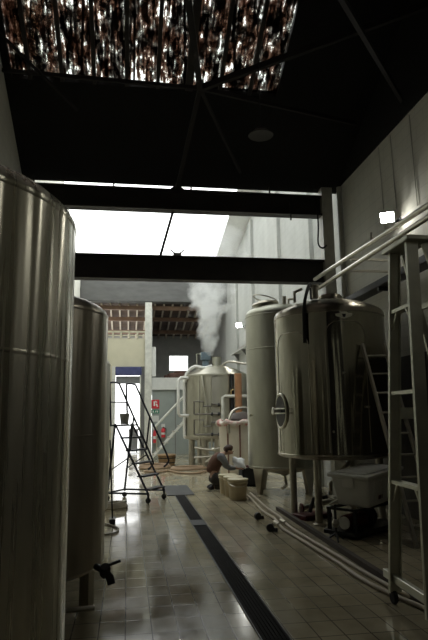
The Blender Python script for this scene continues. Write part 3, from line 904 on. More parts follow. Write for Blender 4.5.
P = thing('person', 'person in a brown vest and grey shirt kneeling behind cream buckets, reading a white sheet', 'person', (2.02, 12.68, 0))
P.scale = (0.96, 0.96, 0.96)
V, Eg = [], []
def jv(co, r):
    V.append((Vector(co), r))
    return len(V) - 1
def chain(ids):
    for a, b in zip(ids, ids[1:]):
        Eg.append((a, b))
pel = jv((-0.17, 0, 0.32), 0.120)
sp1 = jv((-0.15, 0, 0.50), 0.125)
sp2 = jv((-0.075, 0, 0.65), 0.140)
chs = jv((0.02, 0, 0.745), 0.112)
nek = jv((0.11, 0, 0.81), 0.055)
hd0 = jv((0.17, 0, 0.845), 0.075)
hd1 = jv((0.225, 0, 0.865), 0.098)
hd2 = jv((0.278, 0, 0.875), 0.075)
chain([pel, sp1, sp2, chs, nek, hd0, hd1, hd2])
jaw = jv((0.245, 0, 0.790), 0.045)
chain([hd1, jaw])
nose = jv((0.320, 0, 0.808), 0.014)
chain([hd1, nose])
for s in (-1, 1):
    ear = jv((0.205, s * 0.105, 0.845), 0.020)
    chain([hd1, ear])
    sh = jv((0.035, s * 0.170, 0.735), 0.056)
    ua = jv((0.10, s * 0.205, 0.60), 0.050)
    el = jv((0.17, s * 0.20, 0.49), 0.043)
    fa = jv((0.28, s * 0.145, 0.485), 0.036)
    wr = jv((0.385, s * 0.095, 0.475), 0.026)
    pm = jv((0.445, s * 0.085, 0.470), 0.030)
    chain([chs, sh, ua, el, fa, wr, pm])
    for k, (dy, L) in enumerate(((-0.030, 0.062), (-0.010, 0.072), (0.010, 0.070), (0.030, 0.055))):
        k0 = jv((0.475, s * 0.085 + dy, 0.468), 0.0095)
        k1 = jv((0.475 + L * 0.55, s * 0.085 + dy * 1.1, 0.462), 0.0085)
        k2 = jv((0.475 + L * 0.80, s * 0.085 + dy * 1.1, 0.440), 0.0075)
        chain([pm, k0, k1, k2])
    h0 = jv((0.425, s * 0.085 - s * 0.035, 0.485), 0.011)
    h1 = jv((0.460, s * 0.085 - s * 0.050, 0.500), 0.009)
    chain([pm, h0, h1])
    hp = jv((-0.13, s * 0.10, 0.28), 0.090)
    th = jv((0.07, s * 0.125, 0.19), 0.075)
    kn = jv((0.25, s * 0.13, 0.10), 0.066)
    cf = jv((0.03, s * 0.12, 0.095), 0.058)
    an = jv((-0.19, s * 0.11, 0.075), 0.040)
    to = jv((-0.28, s * 0.11, 0.045), 0.036)
    chain([pel, hp, th, kn, cf, an, to])
body = skin_mesh('body', V, Eg, 'skin', P)
def sub_chain(name, pts, m, parent=P, sub=2):
    return skin_mesh(name, [(Vector(c), r) for c, r in pts], [(i, i + 1) for i in range(len(pts) - 1)], m, parent, sub)
sub_chain('vest', [((-0.19, 0, 0.35), 0.165), ((-0.16, 0, 0.49), 0.165), ((-0.08, 0, 0.65), 0.178), ((0.018, 0, 0.745), 0.148), ((0.07, 0, 0.785), 0.085)], 'vest')
for s in (-1, 1):
    sub_chain('shirt_sleeve', [((-0.01, s * 0.09, 0.735), 0.105), ((0.0, s * 0.13, 0.745), 0.100), ((0.035, s * 0.178, 0.730), 0.092), ((0.10, s * 0.21, 0.60), 0.076), ((0.17, s * 0.205, 0.49), 0.058), ((0.28, s * 0.147, 0.486), 0.050), ((0.35, s * 0.11, 0.478), 0.044)], 'shirt')
    tl_ = sub_chain('trouser_leg', [((-0.19, s * 0.06, 0.31), 0.158), ((-0.13, s * 0.10, 0.275), 0.150), ((0.07, s * 0.127, 0.19), 0.125), ((0.25, s * 0.132, 0.105), 0.086), ((0.03, s * 0.122, 0.100), 0.074), ((-0.17, s * 0.112, 0.085), 0.060)], 'trousers')
    sub_chain('boot', [((-0.15, s * 0.112, 0.085), 0.062), ((-0.21, s * 0.112, 0.075), 0.062), ((-0.265, s * 0.112, 0.050), 0.048), ((-0.275, s * 0.112, 0.030), 0.028)], 'boots')
sub_chain('collar', [((0.06, 0, 0.775), 0.080), ((0.108, 0, 0.808), 0.066)], 'shirt')
hr = sub_chain('hair', [((0.115, 0, 0.845), 0.070), ((0.155, 0, 0.890), 0.102), ((0.210, 0, 0.915), 0.112), ((0.268, 0, 0.915), 0.098), ((0.305, 0, 0.895), 0.050)], 'hair')
for s in (-1, 1):
    MB().lathe(dish(0.012, 0, 0.008) , (0.318, s * 0.034, 0.848), 10, RY(PI / 2)).build('eye', 'eye', P)
MB().box((0.292, 0, 0.775), (0.012, 0.045, 0.008), rot=RY(0.5)).build('mouth', 'lip', P)

# sheet of paper held in both hands
mb = MB()
nx_, ny_ = 8, 6
grid = [[mb.bm.verts.new((2.30 + 0.27 * i / nx_ + 0.012 * math.sin(j * 1.3), 12.55 + 0.14 * j / ny_ + 0.02 * math.sin(2.6 * i / nx_ + j), 0.50 + 0.20 * j / ny_ - 0.05 * (i / nx_) + 0.012 * math.sin(i * 1.4))) for j in range(ny_ + 1)] for i in range(nx_ + 1)]
for i in range(nx_):
    for j in range(ny_):
        mb.bm.faces.new((grid[i][j], grid[i + 1][j], grid[i + 1][j + 1], grid[i][j + 1]))
pa = mb.build('paper_sheet', 'paper')
sol = pa.modifiers.new('thick', 'SOLIDIFY')
sol.thickness = 0.004
tag(pa, 'white paper sheet held up by the kneeling person', 'paper')

def bucket(loc, label, s=1.0):
    b = thing('bucket', label, 'bucket', loc, 0, 'cream buckets beside the kneeling person')
    MB().lathe([(0.0, 0.0), (0.155, 0.0), (0.165, 0.02), (0.185, 0.36), (0.178, 0.36), (0.150, 0.03), (0.0, 0.025)], seg=40).build('body', 'bucket_tan', b)
    MB().lathe([(0.186, 0.315), (0.198, 0.32), (0.198, 0.335), (0.186, 0.34)], seg=40, cap=False).build('rib', 'cream_plastic', b)
    MB().lathe([(0.197, 0.355), (0.200, 0.36), (0.200, 0.385), (0.190, 0.392), (0.0, 0.392), (0.0, 0.36), (0.185, 0.358)], seg=40, cap=False).build('lid', 'cream_plastic', b)
    MB().tube([(0.19 * math.cos(rad(t)), 0.205 * math.sin(rad(180 + t)) * 0 - 0.0 + 0.20 * -math.sin(rad(t)), 0.325 - 0.07 * math.sin(rad(t))) for t in range(0, 181, 15)], 0.006, 6).build('wire_handle', 'pipe', b)
    return b
b1 = bucket((2.13, 11.20, 0), 'nearest cream lidded bucket on the tiles, fully in view')
dup(b1, (2.12, 11.65, 0), 0.6, 'middle cream bucket of the three, between the front bucket and the kneeling person')
dup(b1, (2.09, 12.08, 0), 1.1, 'cream bucket closest to the knees of the kneeling person, last of three')

# white lined tub behind, with hoop
T = thing('hop_tub', 'white straight-sided tub with pink liner and hoop handle, behind the kneeling person', 'tub', (2.93, 15.1, 0))
MB().lathe([(0, 0.02), (0.48, 0.02), (0.50, 0.06), (0.53, 1.40), (0.50, 1.40), (0.47, 1.2), (0, 1.2)], seg=48).build('body', 'vessel', T)
rimp = [(0.545 * math.cos(2 * PI * k / 40) * (1 + 0.03 * math.sin(k * 2.3)), 0.545 * math.sin(2 * PI * k / 40) * (1 + 0.03 * math.sin(k * 1.7)), 1.41 + 0.03 * math.sin(k * 1.3)) for k in range(40)]
MB().tube(rimp, [0.07 + 0.02 * math.sin(k * 2.1) for k in range(40)], 10, closed=True).build('liner_cloth', 'cloth_pink', T)
MB().lathe([(0.44, 1.30), (0.42, 1.52), (0.28, 1.66), (0, 1.70)], (0.10, 0, 0), 32).build('dark_lid', 'dark_lid', T)
MB().tube(smooth_path([(-0.34, -0.42, 1.15), (-0.34, -0.40, 1.45), (-0.20, -0.3, 1.72), (0.10, -0.25, 1.80), (0.42, -0.28, 1.70), (0.50, -0.3, 1.40)]), 0.035, 8).build('hoop_handle', 'leg', T)
for a in (226, 262, 296):
    MB().tube([(0.545 * math.cos(rad(a)), 0.545 * math.sin(rad(a)), 1.40), (0.515 * math.cos(rad(a)), 0.515 * math.sin(rad(a)), 0.7), (0.50 * math.cos(rad(a)), 0.50 * math.sin(rad(a)), 0.1)], 0.022, 6).build('strap', 'strap', T)
cr = thing('crate', 'low black crate on the floor between kneeling person and dull tank', 'crate', (2.86, 13.35, 0))
mb = MB()
mb.box((0, 0, 0.02), (0.50, 0.44, 0.04)).box((-0.24, 0, 0.2), (0.02, 0.44, 0.40)).box((0.24, 0, 0.2), (0.02, 0.44, 0.40)).box((0, -0.21, 0.2), (0.50, 0.02, 0.40)).box((0, 0.21, 0.2), (0.50, 0.02, 0.40))
mb.build('body', 'black_rubber', cr)
MB().box((0, 0, 0.395), (0.53, 0.47, 0.03)).build('rim', 'black_rubber', cr)
MB().box((-0.02, -0.03, 0.43), (0.20, 0.16, 0.04), rz=0.3).build('folded_cloth', 'dark_red', cr)

# ================================================================== ROLLING LADDER
L = thing('rolling_ladder', 'black rolling step ladder with tall handrails before the bright doorway', 'ladder', (0, 0, 0))
p0 = Vector((0.41, 11.10, 0))
vv = Vector((0.55, 0.84, 0)).normalized() * 0.60
uu = Vector((-0.84, 0.55, 0)).normalized() * 0.84
run, rise = 0.155, 0.24
for s in (0, 1):
    a = p0 + vv * s
    top = a + uu * run * 6 + Vector((0, 0, 0.20 + rise * 5.3))
    MB().tube([a + Vector((0, 0, 0.14)), top], 0.021, 8).build('stringer', 'blue_black', L)
    MB().tube([a + uu * 0.02 + Vector((0, 0, 0.04)), a + uu * 0.02 + Vector((0, 0, 0.20))], 0.022, 8).build('front_leg', 'blue_black', L)
    MB().tube(smooth_path([a + uu * 0.02 + Vector((0, 0, 0.62)), a + uu * -0.08 + Vector((0, 0, 0.70)), a + uu * -0.06 + Vector((0, 0, 0.85)), a + uu * 0.45 + Vector((0, 0, 1.65)), a + uu * 0.78 + Vector((0, 0, 2.18)), a + uu * 0.86 + Vector((0, 0, 2.27)), a + uu * 1.05 + Vector((0, 0, 2.29)), a + uu * 1.10 + Vector((0, 0, 2.2)), a + uu * 1.05 + Vector((0, 0, 1.45))], 4), 0.019, 8).build('handrail', 'blue_black', L)
    MB().tube([a + uu * 0.42 + Vector((0, 0, 1.60)), a + uu * 0.52 + Vector((0, 0, 0.95))], 0.017, 6).build('rail_post', 'blue_black', L)
    rl = MB().tube([top, a + uu * 1.12 + Vector((0, 0, 0.12))], 0.021, 8).build('rear_leg', 'blue_black', L)
    MB().tube([a + uu * 0.02 + Vector((0, 0, 0.17)), a + uu * 1.12 + Vector((0, 0, 0.15))], 0.019, 8).build('base_rail', 'blue_black', L)
    MB().tube([a + uu * 0.50 + Vector((0, 0, 0.85)), a + uu * 1.10 + Vector((0, 0, 0.55))], 0.012, 6).build('side_brace', 'blue_black', L)
    for q in (0.02, 1.12):
        c = a + uu * q + Vector((0, 0, 0.05))
        MB().lathe([(0.05, -0.014), (0.05, 0.014)], c, 16, Matrix.Rotation(PI / 2, 3, uu)).build('caster', 'black_rubber', L)
for i in range(6):
    c = p0 + vv * 0.5 + uu * (run * (i + 0.5)) + Vector((0, 0, 0.24 + rise * i))
    dep = 0.17 if i < 5 else 0.30
    MB().box(c + uu * (dep - 0.17) / 2, (0.56, dep, 0.03), rz=math.atan2(vv.y, vv.x)).build('step', 'blue_black', L)
MB().tube([p0 + uu * 1.12 + Vector((0, 0, 0.15)), p0 + vv + uu * 1.12 + Vector((0, 0, 0.15))], 0.019, 8).build('base_rail', 'blue_black', L)
MB().tube([p0 + uu * 1.05 + Vector((0, 0, 1.9)), p0 + vv + uu * 1.05 + Vector((0, 0, 1.9))], 0.013, 8).build('back_rail', 'blue_black', L)
pc = p0 + vv * 0.40 + uu * 0.86 + Vector((0, 0, 1.462))
wbk = thing('pail', 'pale pail standing on the top step of the rolling ladder', 'bucket', pc)
MB().lathe([(0, 0), (0.075, 0), (0.10, 0.20), (0.105, 0.21), (0.095, 0.21), (0.07, 0.01), (0, 0.01)], seg=28).build('body', 'grey_plastic', wbk)
MB().tube([(0.10 * math.cos(rad(t)), 0, 0.20 + 0.09 * math.sin(rad(t))) for t in range(0, 181, 20)], 0.005, 6).build('wire_handle', 'pipe', wbk)

# ================================================================== STEP LADDER IN FRONT
G = thing('step_ladder', 'tall aluminium step ladder by the pipes, its top above the tanks', 'ladder', (0, 0, 0))
fb, ft = Vector((2.265, 4.87, 0.10)), Vector((2.41, 4.75, 3.05))
nb, nt_ = Vector((2.235, 4.17, 0.10)), Vector((2.395, 4.37, 3.05))
def at_z(a, b, z):
    return a + (b - a) * ((z - a.z) / (b.z - a.z))
MB().channel(fb, ft, 0.035, 0.105, 0.006, (0, -1, 0), (1, 0, 0)).build('rail', 'aluminium', G)
MB().channel(nb, nt_, 0.035, 0.105, 0.006, (0, 1, 0), (1, 0, 0)).build('rail', 'aluminium', G)
for z in (0.55, 1.015, 1.39, 1.775, 2.14, 2.50, 2.83):
    if z in (0.55, 1.39, 2.14, 2.83):
        continue
    a, b = at_z(fb, ft, z), at_z(nb, nt_, z)
    MB().box((a + b) / 2 + Vector((0.0, 0, 0)), (0.085, (a - b).length, 0.03), rz=math.atan2((b - a).x, -(b - a).y)).build('step', 'aluminium', G)
    if z != 1.775:
        for e, k in ((a, -1), (b, 1)):
            MB().bar(e + Vector((-0.03, k * 0.02, -0.16)), e + Vector((-0.03, k * 0.12, -0.012)), 0.012, 0.02).build('step_brace', 'aluminium', G)
MB().box((2.45, 4.56, 3.075), (0.26, 0.50, 0.045)).build('top_cap', 'aluminium', G, bevel=0.01)
rb = [Vector((3.25, 4.95, 0.08)), Vector((3.25, 4.10, 0.08))]
rt = [Vector((2.51, 4.74, 3.04)), Vector((2.51, 4.38, 3.04))]
for a, b in zip(rb, rt):
    MB().bar(a, b, 0.03, 0.055, (1, 0, 0)).build('rear_rail', 'aluminium', G)
for z in (2.55, 1.62, 0.9):
    a, b = at_z(rb[0], rt[0], z), at_z(rb[1], rt[1], z)
    MB().bar(a, b, 0.03, 0.05).build('rear_bar', 'aluminium', G)
for a, b in ((fb, ft), (nb, nt_)):
    i = 0 if a is fb else 1
    MB().bar(at_z(a, b, 1.60), at_z(rb[i], rt[i], 1.60), 0.012, 0.10).build('spreader', 'aluminium', G)
MB().box((2.25, 4.46, 0.215), (0.05, 1.16, 0.07), rz=-0.04).build('foot_bar', 'aluminium', G, bevel=0.008)
for c in ((2.265, 4.88), (2.235, 4.16), (3.25, 4.96), (3.25, 4.09)):
    MB().lathe([(0.05, -0.018), (0.055, -0.01), (0.055, 0.01), (0.05, 0.018)], (c[0], c[1], 0.055), 18, RY(PI / 2)).build('caster', 'black_rubber', G)

# second ladder leaning on the polished tank
H = thing('leaning_ladder', 'narrow dull ladder leaning against the polished tank beside the grey bin', 'ladder', (0, 0, 0))
for x in (3.45, 3.79):
    MB().bar((x, 6.72, 0.0), (x - 0.02, 7.93, 2.62), 0.032, 0.065, (0, 1, 0)).build('rail', 'leg', H)
for k in range(9):
    t = 0.09 + k * 0.105
    MB().tube([(3.45 - 0.02 * t, 6.72 + 1.21 * t, 2.62 * t), (3.79 - 0.02 * t, 6.72 + 1.21 * t, 2.62 * t)], 0.014, 8).build('rung', 'leg', H)

# ================================================================== UNDER AND ROUND THE POLISHED TANK
# pump on a low trolley carries the bin
PU = thing('pump', 'dark pump with round motor under the grey bin', 'pump', (2.86, 7.52, 0), 0.62)
MB().box((0.45, 0.0, 0.06), (1.15, 0.50, 0.05)).build('bed_plate', 'black_metal', PU, bevel=0.005)
MB().lathe([(0.09, 0), (0.10, 0.02), (0.10, 0.42), (0.08, 0.46), (0, 0.47)], (-0.06, -0.05, 0.19), 24, RY(PI / 2)).build('motor', 'dark_red', PU)
MB().lathe([(0.0, 0.0), (0.08, 0.0), (0.08, 0.02), (0.06, 0.025)], (-0.085, -0.05, 0.19), 24, RY(PI / 2)).build('motor_cover', 'grey_plastic', PU)
MB().lathe([(0.06, 0), (0.13, 0.03), (0.15, 0.08), (0.13, 0.13), (0, 0.14)], (0.41, -0.05, 0.215), 24, RY(PI / 2)).build('impeller_housing', 'black_metal', PU)
mb = MB()
for x in (-0.05, 0.95):
    for y in (-0.2, 0.2):
        mb.box((x, y, 0.20), (0.04, 0.04, 0.29))
mb.box((0.45, -0.2, 0.355), (1.06, 0.04, 0.03)).box((0.45, 0.2, 0.355), (1.06, 0.04, 0.03)).box((-0.05, 0, 0.355), (0.04, 0.40, 0.03)).box((0.95, 0, 0.355), (0.04, 0.40, 0.03))
mb.build('carrying_frame', 'black_metal', PU)
for x in (0.0, 0.9):
    for y in (-0.22, 0.22):
        MB().lathe([(0.035, -0.015), (0.035, 0.015)], (x, y, 0.035), 14, RX(PI / 2)).build('caster', 'black_rubber', PU)

BN = thing('storage_bin', 'grey plastic bin with clip-on lid lying tilted under the polished tank', 'bin', (3.15, 8.0, 0.378), 0.55)
BN.rotation_euler = (0.03, -0.06, 0.66)
BN.location = (3.29, 7.72, 0.40)
MB().box((0, 0, 0.20), (0.96, 0.56, 0.38), taper=0.84).build('body', 'grey_plastic', BN, bevel=0.03)
lid = MB().box((0, 0, 0.415), (1.04, 0.62, 0.05)).build('lid', 'grey_plastic', BN, bevel=0.015)
MB().box((0, 0, 0.447), (0.86, 0.46, 0.016)).build('lid_panel', 'grey_plastic', lid, bevel=0.006)
for x in (-0.50, 0.50):
    MB().box((x, 0, 0.34), (0.03, 0.16, 0.14)).build('lid_clip', 'white_paint', BN, bevel=0.006)
for x in (-0.3, -0.1, 0.1, 0.3):
    MB().box((x, -0.262, 0.22), (0.012, 0.02, 0.28), rot=RX(0.10)).build('rib', 'grey_plastic', BN)
MB().box((-0.12, -0.258, 0.12), (0.10, 0.006, 0.05), rot=RX(0.11)).build('sticker', 'dark_red', BN)

fl = thing('pipe_manifold', 'dark red flanged manifold of pipes on the floor by the polished tank legs', 'pipework', (2.78, 8.70, 0))
MB().box((0.1, 0.25, 0.04), (0.55, 0.34, 0.07), rz=0.4).build('base', 'dark_red', fl, bevel=0.01)
MB().tube([(-0.02, 0.45, 0.11), (0.55, 0.75, 0.16), (0.95, 0.7, 0.16)], 0.045, 12).build('pipe', 'leg', fl)
MB().tube([(0.05, 0.2, 0.10), (0.10, 0.15, 0.30), (0.30, 0.05, 0.34)], 0.03, 10).build('pipe', 'black_metal', fl)
MB().lathe([(0.09, 0), (0.09, 0.03)], (-0.02, 0.45, 0.11), 18, RY(PI / 2)).build('flange', 'dark_red', fl)

# valve stand with tall handle on the floor in front of the pump
vs = thing('hose_valve', 'small black valve on three feet beside the pump', 'valve', (2.66, 7.30, 0))
MB().tube([(0, 0, 0.05), (0, 0, 0.45)], 0.016, 8).build('stem', 'black_metal', vs)
for a in (20, 140, 260):
    MB().tube([(0, 0, 0.10), (0.12 * math.cos(rad(a)), 0.12 * math.sin(rad(a)), 0.012)], 0.012, 6).build('foot', 'black_metal', vs)
MB().lathe([(0.03, -0.05), (0.05, 0), (0.03, 0.05)], (0, 0, 0.22), 14).build('valve_body', 'leg', vs)
MB().bar((-0.07, 0, 0.45), (0.05, 0.03, 0.50), 0.02, 0.02).build('lever', 'leg', vs)

hA = [(2.40, 11.9, 0.022), (2.36, 11.08, 0.022), (2.25, 9.67, 0.022), (2.26, 8.91, 0.022), (2.18, 8.13, 0.022), (2.21, 7.4, 0.022), (2.24, 6.73, 0.022), (2.26, 6.14, 0.022), (2.26, 5.57, 0.022), (2.32, 5.1, 0.022), (2.46, 4.5, 0.022), (2.62, 3.6, 0.022)]
hB = [(2.52, 11.9, 0.022), (2.46, 11.0, 0.022), (2.39, 9.85, 0.022), (2.38, 9.06, 0.022), (2.31, 8.25, 0.022), (2.32, 7.5, 0.022), (2.35, 6.86, 0.022), (2.37, 6.28, 0.022), (2.39, 5.69, 0.022), (2.44, 5.1, 0.022), (2.58, 4.5, 0.022), (2.74, 3.6, 0.022)]
for pts, lab in ((hA, 'pale floor hose nearer the drain, running to the foot of the tall step ladder'), (hB, 'pale floor hose nearer the tank legs, running beside its twin to the step ladder')):
    ho = thing('hose', lab, 'hose', (0, 0, 0), 0, 'pale hoses along the floor by the tanks')
    MB().tube(smooth_path(pts, 6), 0.020, 10).build('tube', 'hose_pale', ho)
    p = Vector(pts[4]) + Vector((0.0, 0.35, 0.006))
    MB().tube([p + Vector((0.012, -0.10, 0)), p + Vector((0.0, 0.10, 0))], 0.030, 12).build('coupling', 'leg', ho)
for c, r, lab in (((2.02, 9.0, 0.03), 0.3, 'black hose clamp lying on the tiles nearer the kneeling person'), ((1.98, 8.05, 0.03), -0.4, 'black hose clamp lying on the tiles nearer the pump')):
    hc_ = thing('hose_clamp', lab, 'clamp', c, r)
    MB().lathe([(0.045, -0.03), (0.055, -0.02), (0.055, 0.02), (0.045, 0.03)], (0, 0, 0.025), 16, RX(PI / 2)).build('collar', 'black_metal', hc_)
    MB().box((0.06, 0, 0.0), (0.08, 0.03, 0.05)).build('latch', 'black_metal', hc_)

# ================================================================== WALL FITTINGS
for (z0, z1, x, lab) in ((4.10, 4.215, 3.60, 'upper of two steel pipes running along the white wall'), (3.955, 3.99, 3.60, 'lower of two steel pipes running along the white wall')):
    pr = thing('wall_pipe', lab, 'pipe', (0, 0, 0), 0, 'pair of pipes along the white wall')
    MB().tube([(x, 2.0, z0 - 0.11), (x, 6.14, z0), (x, 10.40 if z0 > 4 else 10.2, z1)], 0.037, 16).build('pipe_run', 'pipe', pr)
    for y in (3.2, 6.0, 8.6):
        zz = z0 + (z1 - z0) * (y - 6.14) / 4.26
        MB().box(((x + XR) / 2 + 0.03, y, zz - 0.055), (XR - x + 0.06, 0.04, 0.03)).build('bracket', 'leg', pr)
    if z0 > 4.0:
        MB().tube([(x, 7.75, 4.14), (x, 7.75, 4.29)], 0.02, 8).build('tap', 'leg', pr)
tr = thing('cable_tray', 'dark cable tray along the white wall below the pipes', 'cable tray', (4.26, 0, 3.72))
mb = MB()
mb.box((-0.01, 6.9, -0.01), (0.24, 7.4, 0.02)).box((-0.13, 6.9, 0.04), (0.02, 7.4, 0.10))
mb.build('tray', 'black_metal', tr)
for y in (4.4, 6.6, 8.8):
    MB().box((0.0, y, -0.05), (0.22, 0.05, 0.06)).build('bracket', 'black_metal', tr)
for k in range(3):
    MB().tube([(-0.08 + k * 0.07, 3.3, 0.02), (-0.08 + k * 0.07, 10.5, 0.02)], 0.018, 8).build('cable', 'black_rubber', tr)
for y, z0, z1, lab in ((8.42, 4.95, 6.3, 'thin conduit rising from the lit flood lamp to the wall top'), (8.88, 4.75, 6.3, 'thin conduit on white wall, next beyond the one above the flood lamp'), (7.75, 4.75, 6.3, 'thin conduit on white wall, on this side of the lit flood lamp')):
    tag(MB().tube([(4.385, y, z0), (4.385, y + 0.05, z1)], 0.007, 8).build('conduit', 'column_grey'), lab, 'conduit', 'thin conduits up the white wall')

def flood(loc, rz, tilt, s, label):
    f = thing('flood_lamp', label, 'lamp', loc, rz, 'flood lamps on the white wall')
    Rm = RY(tilt)
    hs = MB().box((0, 0, 0), (0.10 * s, 0.30 * s, 0.24 * s), rot=Rm).build('housing', 'lamp_body', f, bevel=0.015)
    MB().box(Rm @ Vector((-0.055 * s, 0, 0)), (0.012, 0.26 * s, 0.20 * s), rot=Rm).build('glass', 'flood', f)
    e = RZ(-rz) @ Vector((XR - loc[0] + 0.002, 0, -0.08))
    MB().bar((0.0, 0, -0.02), e, 0.03, 0.03).build('arm', 'lamp_body', f)
    MB().box(e + RZ(-rz) @ Vector((-0.012, 0, 0)), (0.02, 0.12, 0.12), rz=-rz).build('wall_plate', 'lamp_body', f)
    return f
flood((4.19, 8.38, 4.79), 1.05, -0.5, 0.8, 'lit flood lamp on the white wall above the step ladder')
flood((4.19, 4.6, 4.79), 1.05, -0.5, 0.8, 'flood lamp on the white wall on this side of the step ladder')
flood((4.19, 0.8, 4.79), 1.05, -0.5, 0.8, 'flood lamp on the white wall beside the back wall')
flood((4.18, 21.0, 5.02), 1.05, -0.5, 0.8, 'lit flood lamp on the bay wall, beside the dull tank')
pd = thing('pendant_lamp', 'unlit round pendant shade hanging in the dark roof', 'lamp', (1.75, 7.0, 5.35))
MB().lathe([(0.08, 0.10), (0.085, 0.06), (0.03, 0.12)], (0, 0, 0), 20).build('cap', 'truss', pd)
MB().lathe([(0.0, 0.012), (0.165, 0.0), (0.17, 0.01), (0.09, 0.07), (0.05, 0.10)], (0, 0, 0), 28, cap=False).build('shade', 'beam', pd)
MB().tube([(0, 0, 0.10), (0, 0, 2.98)], 0.006, 6).build('cord', 'black_rubber', pd)

jb = thing('beam_bracket', 'small forked bracket standing on the lower roof beam', 'bracket', (0.95, YV, 4.76))
MB().box((0, 0, 0.05), (0.16, 0.08, 0.06)).build('clamp', 'white_paint', jb)
MB().box((0, 0, 0.01), (0.08, 0.10, 0.02)).build('base', 'black_metal', jb)
for s in (-1, 1):
    MB().tube([(0.05 * s, 0, 0.08), (0.09 * s, 0, 0.11), (0.14 * s, 0, 0.16)], 0.012, 6).build('prong', 'black_metal', jb)
jl = thing('beam_lamp', 'dark cone-shaped lamp mounted on top of the upper roof beam', 'lamp', (0.95, YV - 0.02, 6.16))
MB().lathe([(0.16, 0.0), (0.13, 0.04), (0.05, 0.10), (0.04, 0.16), (0, 0.17)], seg=24).build('shade', 'beam', jl)
MB().tube([(0, 0, 0.15), (0, 0, 0.26)], 0.012, 6).build('stem', 'beam', jl)
tag(MB().tube(smooth_path([(3.86, YV - 0.16, 6.0), (3.88, YV - 0.16, 5.5), (3.86, YV - 0.16, 5.1), (3.95, YV - 0.14, 5.0), (4.05, YV - 0.14, 5.06)]), 0.018, 8).build('cable', 'black_rubber'), 'dark cable hanging from upper beam end and looping to the grey column', 'cable')
# pipes and shelf on the bay wall
sh = thing('wall_shelf', 'narrow bracketed shelf with pipework on the bay wall above the kettle', 'shelf', (4.25, 20.6, 4.05))
MB().bar((0, -2.2, 0.0), (0, 2.2, 0.0), 0.24, 0.04).build('board', 'pale_beam', sh)
MB().bar((-0.05, -2.0, 0.05), (-0.05, 1.8, 0.05), 0.06, 0.06).build('pipe', 'leg', sh)
for y in (-1.6, 0, 1.6):
    MB().prism([(0.12, -0.02), (-0.10, -0.02), (0.12, -0.28)], 0.03, (0, y, 0), (1, 0, 0), (0, 0, 1)).build('bracket', 'dark_grey', sh)

# ================================================================== FAR END
ms = thing('metal_stair', 'grey open metal stair climbing towards the brew kettle platform', 'stair', (0, 22.6, 0))
for y in (-0.3, 0.3):
    MB().bar((0.95, y, 0.06), (2.55, y, 1.78), 0.04, 0.30, (0, 1, 0)).build('stringer', 'stair_grey', ms)
for i in range(8):
    t = (i + 0.5) / 8
    MB().box((0.95 + 1.6 * t, 0, 0.06 + 1.72 * t), (0.22, 0.58, 0.03)).build('tread', 'leg', ms)
for y in (-0.3,):
    MB().tube([(0.98, y, 1.15), (2.45, y, 2.66)], 0.045, 8).build('handrail', 'stair_grey', ms)
    for q in (0.1, 0.9):
        x = 0.95 + 1.6 * q
        MB().tube([(x, y, 0.1 + 1.72 * q), (x, y, 1.12 + 1.65 * q)], 0.022, 8).build('rail_post', 'pipe', ms)
MB().box((2.85, 0, 1.80), (0.70, 0.66, 0.05)).build('landing', 'leg', ms)
MB().tube([(3.1, 0.25, 0), (3.1, 0.25, 1.8)], 0.04, 8).build('landing_post', 'leg', ms)
MB().tube([(3.1, -0.25, 0), (3.1, -0.25, 1.8)], 0.04, 8).build('landing_post', 'leg', ms)

# signs and extinguishers on the grey panel
def ring(cx, cz, r, n=20):
    return [(cx + r * math.cos(2 * PI * k / n), cz + r * math.sin(2 * PI * k / n)) for k in range(n)]
yw = YB - 0.012
sg = thing('fire_sign', 'red square sign with white symbol on the grey panel wall', 'sign', (1.17, yw, 1.96))
MB().box((0, 0, 0.18), (0.36, 0.012, 0.38)).build('panel', 'red', sg)
pg = MB()
pg.box((-0.03, -0.008, 0.20), (0.07, 0.006, 0.20)).box((0.04, -0.008, 0.28), (0.10, 0.006, 0.05), rot=RY(0.5)).box((0.08, -0.008, 0.13), (0.06, 0.006, 0.14), rot=RY(-0.4))
pg.build('symbol', 'white_paint', sg)
sg2 = thing('exit_sign', 'small green sign with white symbols below the red sign', 'sign', (1.17, yw, 1.74))
MB().box((0, 0, 0.08), (0.36, 0.012, 0.15)).build('panel', 'green', sg2)
MB().box((-0.08, -0.008, 0.08), (0.05, 0.006, 0.09)).box((0.02, -0.008, 0.08), (0.03, 0.006, 0.10), rot=RY(0.5)).box((0.10, -0.008, 0.08), (0.06, 0.006, 0.08)).build('symbol', 'white_paint', sg2)
tag(MB().box((1.17, yw, 1.52), (0.33, 0.010, 0.26)).build('notice', 'pale_beam'), 'blank white notice under the green sign', 'notice')
def ext(x, z, s, label):
    e = thing('fire_extinguisher', label, 'extinguisher', (x, YB - 0.12, z), 0, 'red fire extinguishers on the grey panel')
    MB().lathe([(0, 0), (0.085, 0.0), (0.09, 0.03), (0.09, 0.42 * s), (0.06, 0.50 * s), (0.03, 0.52 * s), (0.03, 0.56 * s), (0, 0.56 * s)], seg=24).build('cylinder', 'red', e)
    MB().box((0.0, -0.03, 0.58 * s), (0.04, 0.16, 0.03)).build('lever', 'black_metal', e)
    MB().tube(smooth_path([(0.02, -0.02, 0.55 * s), (0.11, -0.04, 0.48 * s), (0.11, -0.05, 0.2 * s)]), 0.012, 6).build('hose', 'black_rubber', e)
    MB().box((0, 0.06, 0.30), (0.08, 0.08, 0.04)).build('bracket', 'black_metal', e)
    MB().lathe([(0.0915, 0.16 * s), (0.0915, 0.28 * s)], seg=24, cap=False).build('label_band', 'pale_beam', e)
    return e
ext(1.17, 0.50, 1.0, 'larger red fire extinguisher, straight below the signs')
ext(1.52, 0.72, 0.75, 'smaller red fire extinguisher, higher on the wall beside the larger one')
